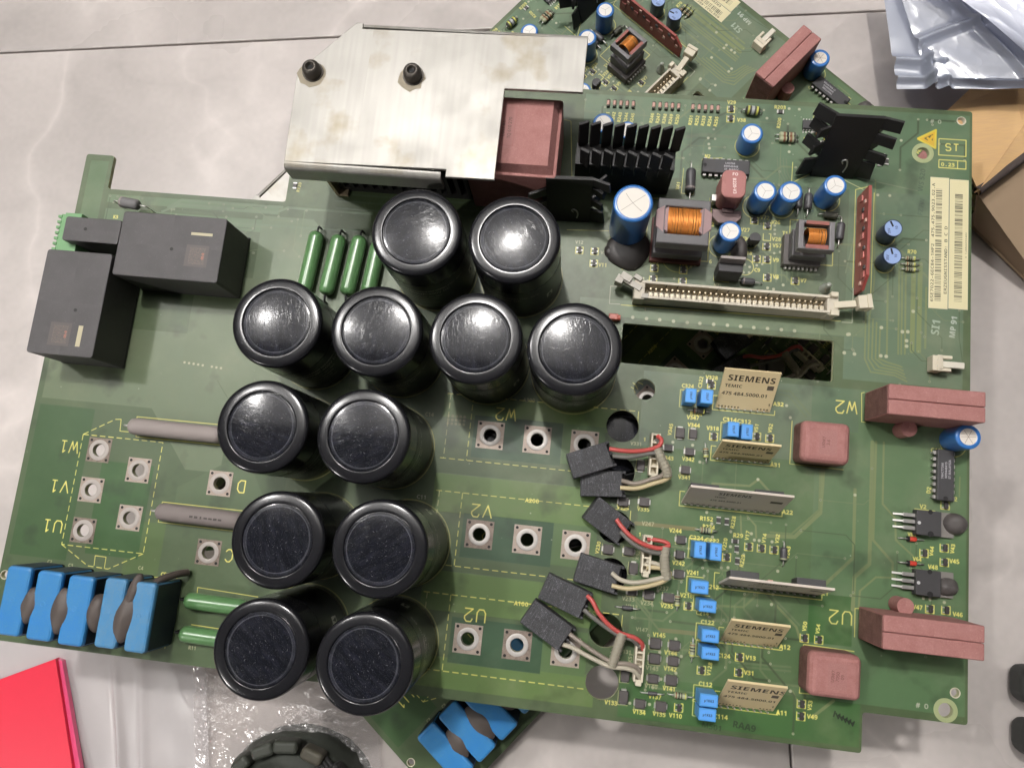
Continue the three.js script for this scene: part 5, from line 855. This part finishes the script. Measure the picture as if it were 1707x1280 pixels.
const bumps = (x, y, s) => { const xi = Math.floor(x), yi = Math.floor(y); let a = 9; for (let j = -1; j < 2; j++) for (let i = -1; i < 2; i++) a = Math.min(a, Math.hypot(xi + i + hash2(xi + i, yi + j, s) - x, yi + j + hash2(xi + i, yi + j, s + 1) - y)); return Math.max(0, 1 - a * a * 1.4); };
{
  const bag = thing('clear_bag', 'crumpled clear plastic bag lying on the floor at the lower left', 'plastic bag');
  const film = M([0.93, 0.91, 0.905], 0.14, { transmission: 0.82, thickness: 0, ior: 1.5, clearcoat: 1, clearcoatRoughness: 0.1 });
  sheet([floorAt(322, 1090, 3), floorAt(625, 1150, 3), floorAt(640, 1330, 3), floorAt(328, 1330, 3)], 280, 200, (s, t) => { const e = Math.min(1, 6 * Math.min(s + 0.08, 1 - s, t + 0.1)); return e * (1.6 * ridge(s * 5, t * 4, 12) + (1.1 * bumps(s * 24, t * 17, 4) + 0.6 * bumps(s * 47, t * 33, 14)) * Math.max(0, Math.min(1, 4 * noise(s * 7, t * 5, 44) - 0.8)) + 1.1 * ridge(s * 9, t * 5, 31)); }, film, 'bag_film', bag);
  sheet([floorAt(-30, 1060, 2), floorAt(345, 1085, 2), floorAt(352, 1330, 2), floorAt(-30, 1330, 2)], 160, 100, (s, t) => 2.6 * ridge(s * 2.6, t * 0.8, 5) + 5 * Math.exp(-(((s - 0.60 - 0.03 * t) / 0.016) ** 2)) * t + 3 * Math.exp(-(((s - 0.72) / 0.02) ** 2)) * t, M([0.86, 0.84, 0.85], 0.25, { transmission: 0.6, thickness: 0, ior: 1.5, clearcoat: 1, clearcoatRoughness: 0.2 }), 'bag_film', bag);
}
{
  const bag = thing('antistatic_bag', 'bluish translucent plastic bag folded at the upper right corner', 'plastic bag');
  const tint = M([0.40, 0.43, 0.52], 0.35, { transmission: 0.3, thickness: 0, ior: 1.5, clearcoat: 0.6, clearcoatRoughness: 0.08 }), white = M([0.56, 0.59, 0.71], 0.4, { transmission: 0.15, thickness: 0, clearcoat: 0.5, clearcoatRoughness: 0.1 });
  const fold = (s, t, a, b, c, w) => Math.exp(-(((a * s + b * t - c) / w) ** 2));
  sheet([floorAt(1462, -70, 30), floorAt(1830, -70, 56), floorAt(1830, 150, 56), floorAt(1493, 152, 30)], 170, 130, (s, t) => 2 * ridge(s * 2, t * 1.6, 7) + 4 * fold(s, t, -0.10, 1, 0.80, 0.03) + 3 * fold(s, t, -0.05, 1, 0.93, 0.02) + 7 * fold(s, t, 1, -0.12, 0.06, 0.016) * Math.min(1, 3 * Math.max(0, t - 0.45)) + 5 * fold(s, t, 1, -0.1, 0.16, 0.02) * Math.max(0, t - 0.4), tint, 'bag_back', bag);
  sheet([floorAt(1476, -70, 40), floorAt(1830, -70, 66), floorAt(1830, 138, 66), floorAt(1545, 132, 36)], 170, 130, (s, t) => 2 * ridge(s * 1.6 + 2, t * 1.6, 17) + 0.1 * bumps(s * 16, t * 11, 9) + 3 * fold(s, t, 0.5, 1, 0.72, 0.03) + 3 * fold(s, t, 1, -0.5, 0.1, 0.02), M([0.58, 0.61, 0.70], 0.16, { transmission: 0.55, thickness: 0, clearcoat: 1, clearcoatRoughness: 0.07 }), 'bag_front', bag);
  sheet([floorAt(1512, -70, 56), floorAt(1830, -70, 76), floorAt(1830, 158, 76), floorAt(1720, 100, 62)], 130, 100, (s, t) => 2 * ridge(s * 1.5, t * 1.5, 27) + 0.25 * bumps(s * 8, t * 6, 19), white, 'bag_fold', bag);
}
// ---------------------------------------------------------------- red plastic folder
{
  const f = thing('plastic_folder', 'bright red plastic folder corner at the lower left', 'folder');
  const top = [[-60, 1154], [92, 1098], [128, 1330], [-60, 1330]].map(([x, y]) => { const q = floorAt(x, y, 9); return [q[0], q[2]]; });
  part('cover', prism(top, 3, 6.2, 0.2), M([0.80, 0.018, 0.055], 0.4, { clearcoat: 0.3 }), 0, 0, f);
  const e = [[92, 1097], [103, 1101], [142, 1330], [128, 1330]].map(([x, y]) => { const q = floorAt(x, y, 7); return [q[0], q[2]]; });
  part('spine', prism(e, 3, 4.2, 0.3), M([0.85, 0.10, 0.24], 0.3, { clearcoat: 0.6 }), 0, 0, f);
}
// ---------------------------------------------------------------- lugged rubber shoe toes at the bottom and right edges
{
  const c = floorAt(478, 1366, 20), sh = thing('shoe', 'dark green rubber shoe toe with chunky lugs at the bottom edge', 'shoe');
  sh.position.set(c[0] * MM, 0, c[2] * MM);
  const g = new THREE.SphereGeometry(1, 64, 40), p = g.attributes.position;
  for (let i = 0; i < p.count; i++) { const x = p.getX(i), y = p.getY(i), z = p.getZ(i), k = 1 + 0.09 * ridge(x * 1.6 + 4, z * 7 + y * 4, 8) + 0.025 * (fbm(x * 9, z * 9, 3, 4) - 0.5); p.setXYZ(i, x * 37 * k, Math.max(0.3, y * 31 * k), z * 34 * k); }
  g.computeVertexNormals();
  const upper = M([0.034, 0.038, 0.031], 0.55), lug = M([0.036, 0.04, 0.031], 0.6), strap = M([0.022, 0.02, 0.02], 0.75);
  part('upper', plain(g), upper, 0, 0, sh);
  for (const [a, w, col, r] of [[-2.35, 9, lug, 34], [-2.0, 11, lug, 35], [-1.68, 12, lug, 35.5], [-1.3, 11, M([0.062, 0.056, 0.04], 0.65), 34], [-0.85, 10, strap, 34]]) { const q = box(w, 9, 6, 0, 14, 0, 0, 2); q.rotateY(-a - Math.PI / 2); part('lug', q.translate(r * Math.cos(a), 4, r * Math.sin(a) * 0.93), col, 0, 0, sh); }
  const st = []; for (let i = 0; i < 9; i++) st.push(box(26, 1.2, 1.3, 0, 0, i * 1.7 - 7, 0, 0.3)); part('strap', join([box(27, 2.4, 17, 0, -1.6, 0, 0, 0.6), ...st.map((q) => q.translate(0, 0.6, 0))]).rotateX(-0.6).rotateY(-0.75).translate(20, 25.5, -16), strap, 0, 0, sh);
  part('cord', tube([[8, 31, -20], [7, 32.5, -12], [6, 33, -4]], 1, 10, 7), M([0.01, 0.01, 0.01], 0.6), 0, 0, sh);
}
{
  const sh = thing('shoe', 'black rubber sole with two rounded lugs at the right edge', 'shoe');
  const c = floorAt(1757, 1258, 10); sh.position.set(c[0] * MM, 0, c[2] * MM);
  const dark = M([0.026, 0.028, 0.026], 0.6);
  for (const [x, y, x1, y1, w] of [[1702, 1134, 1790, 1150, 13], [1705, 1190, 1790, 1210, 12]]) { const a = floorAt(x, y, 10), b = floorAt(x1, y1 + 60, 10); part('lug', join([box(30, 16, w + 4, 0, 0, 0, 0, 5)]).translate(a[0] - c[0] + 13.5, 0.3, a[2] - c[2] + (y > 1180 ? 10 : 1.5)), dark, 0, 0, sh); }
  part('sole', box(26, 22, 46, 0, 0.3, 0, 0, 7), dark, 10, 6, sh);
}
renderer.render(scene, camera);
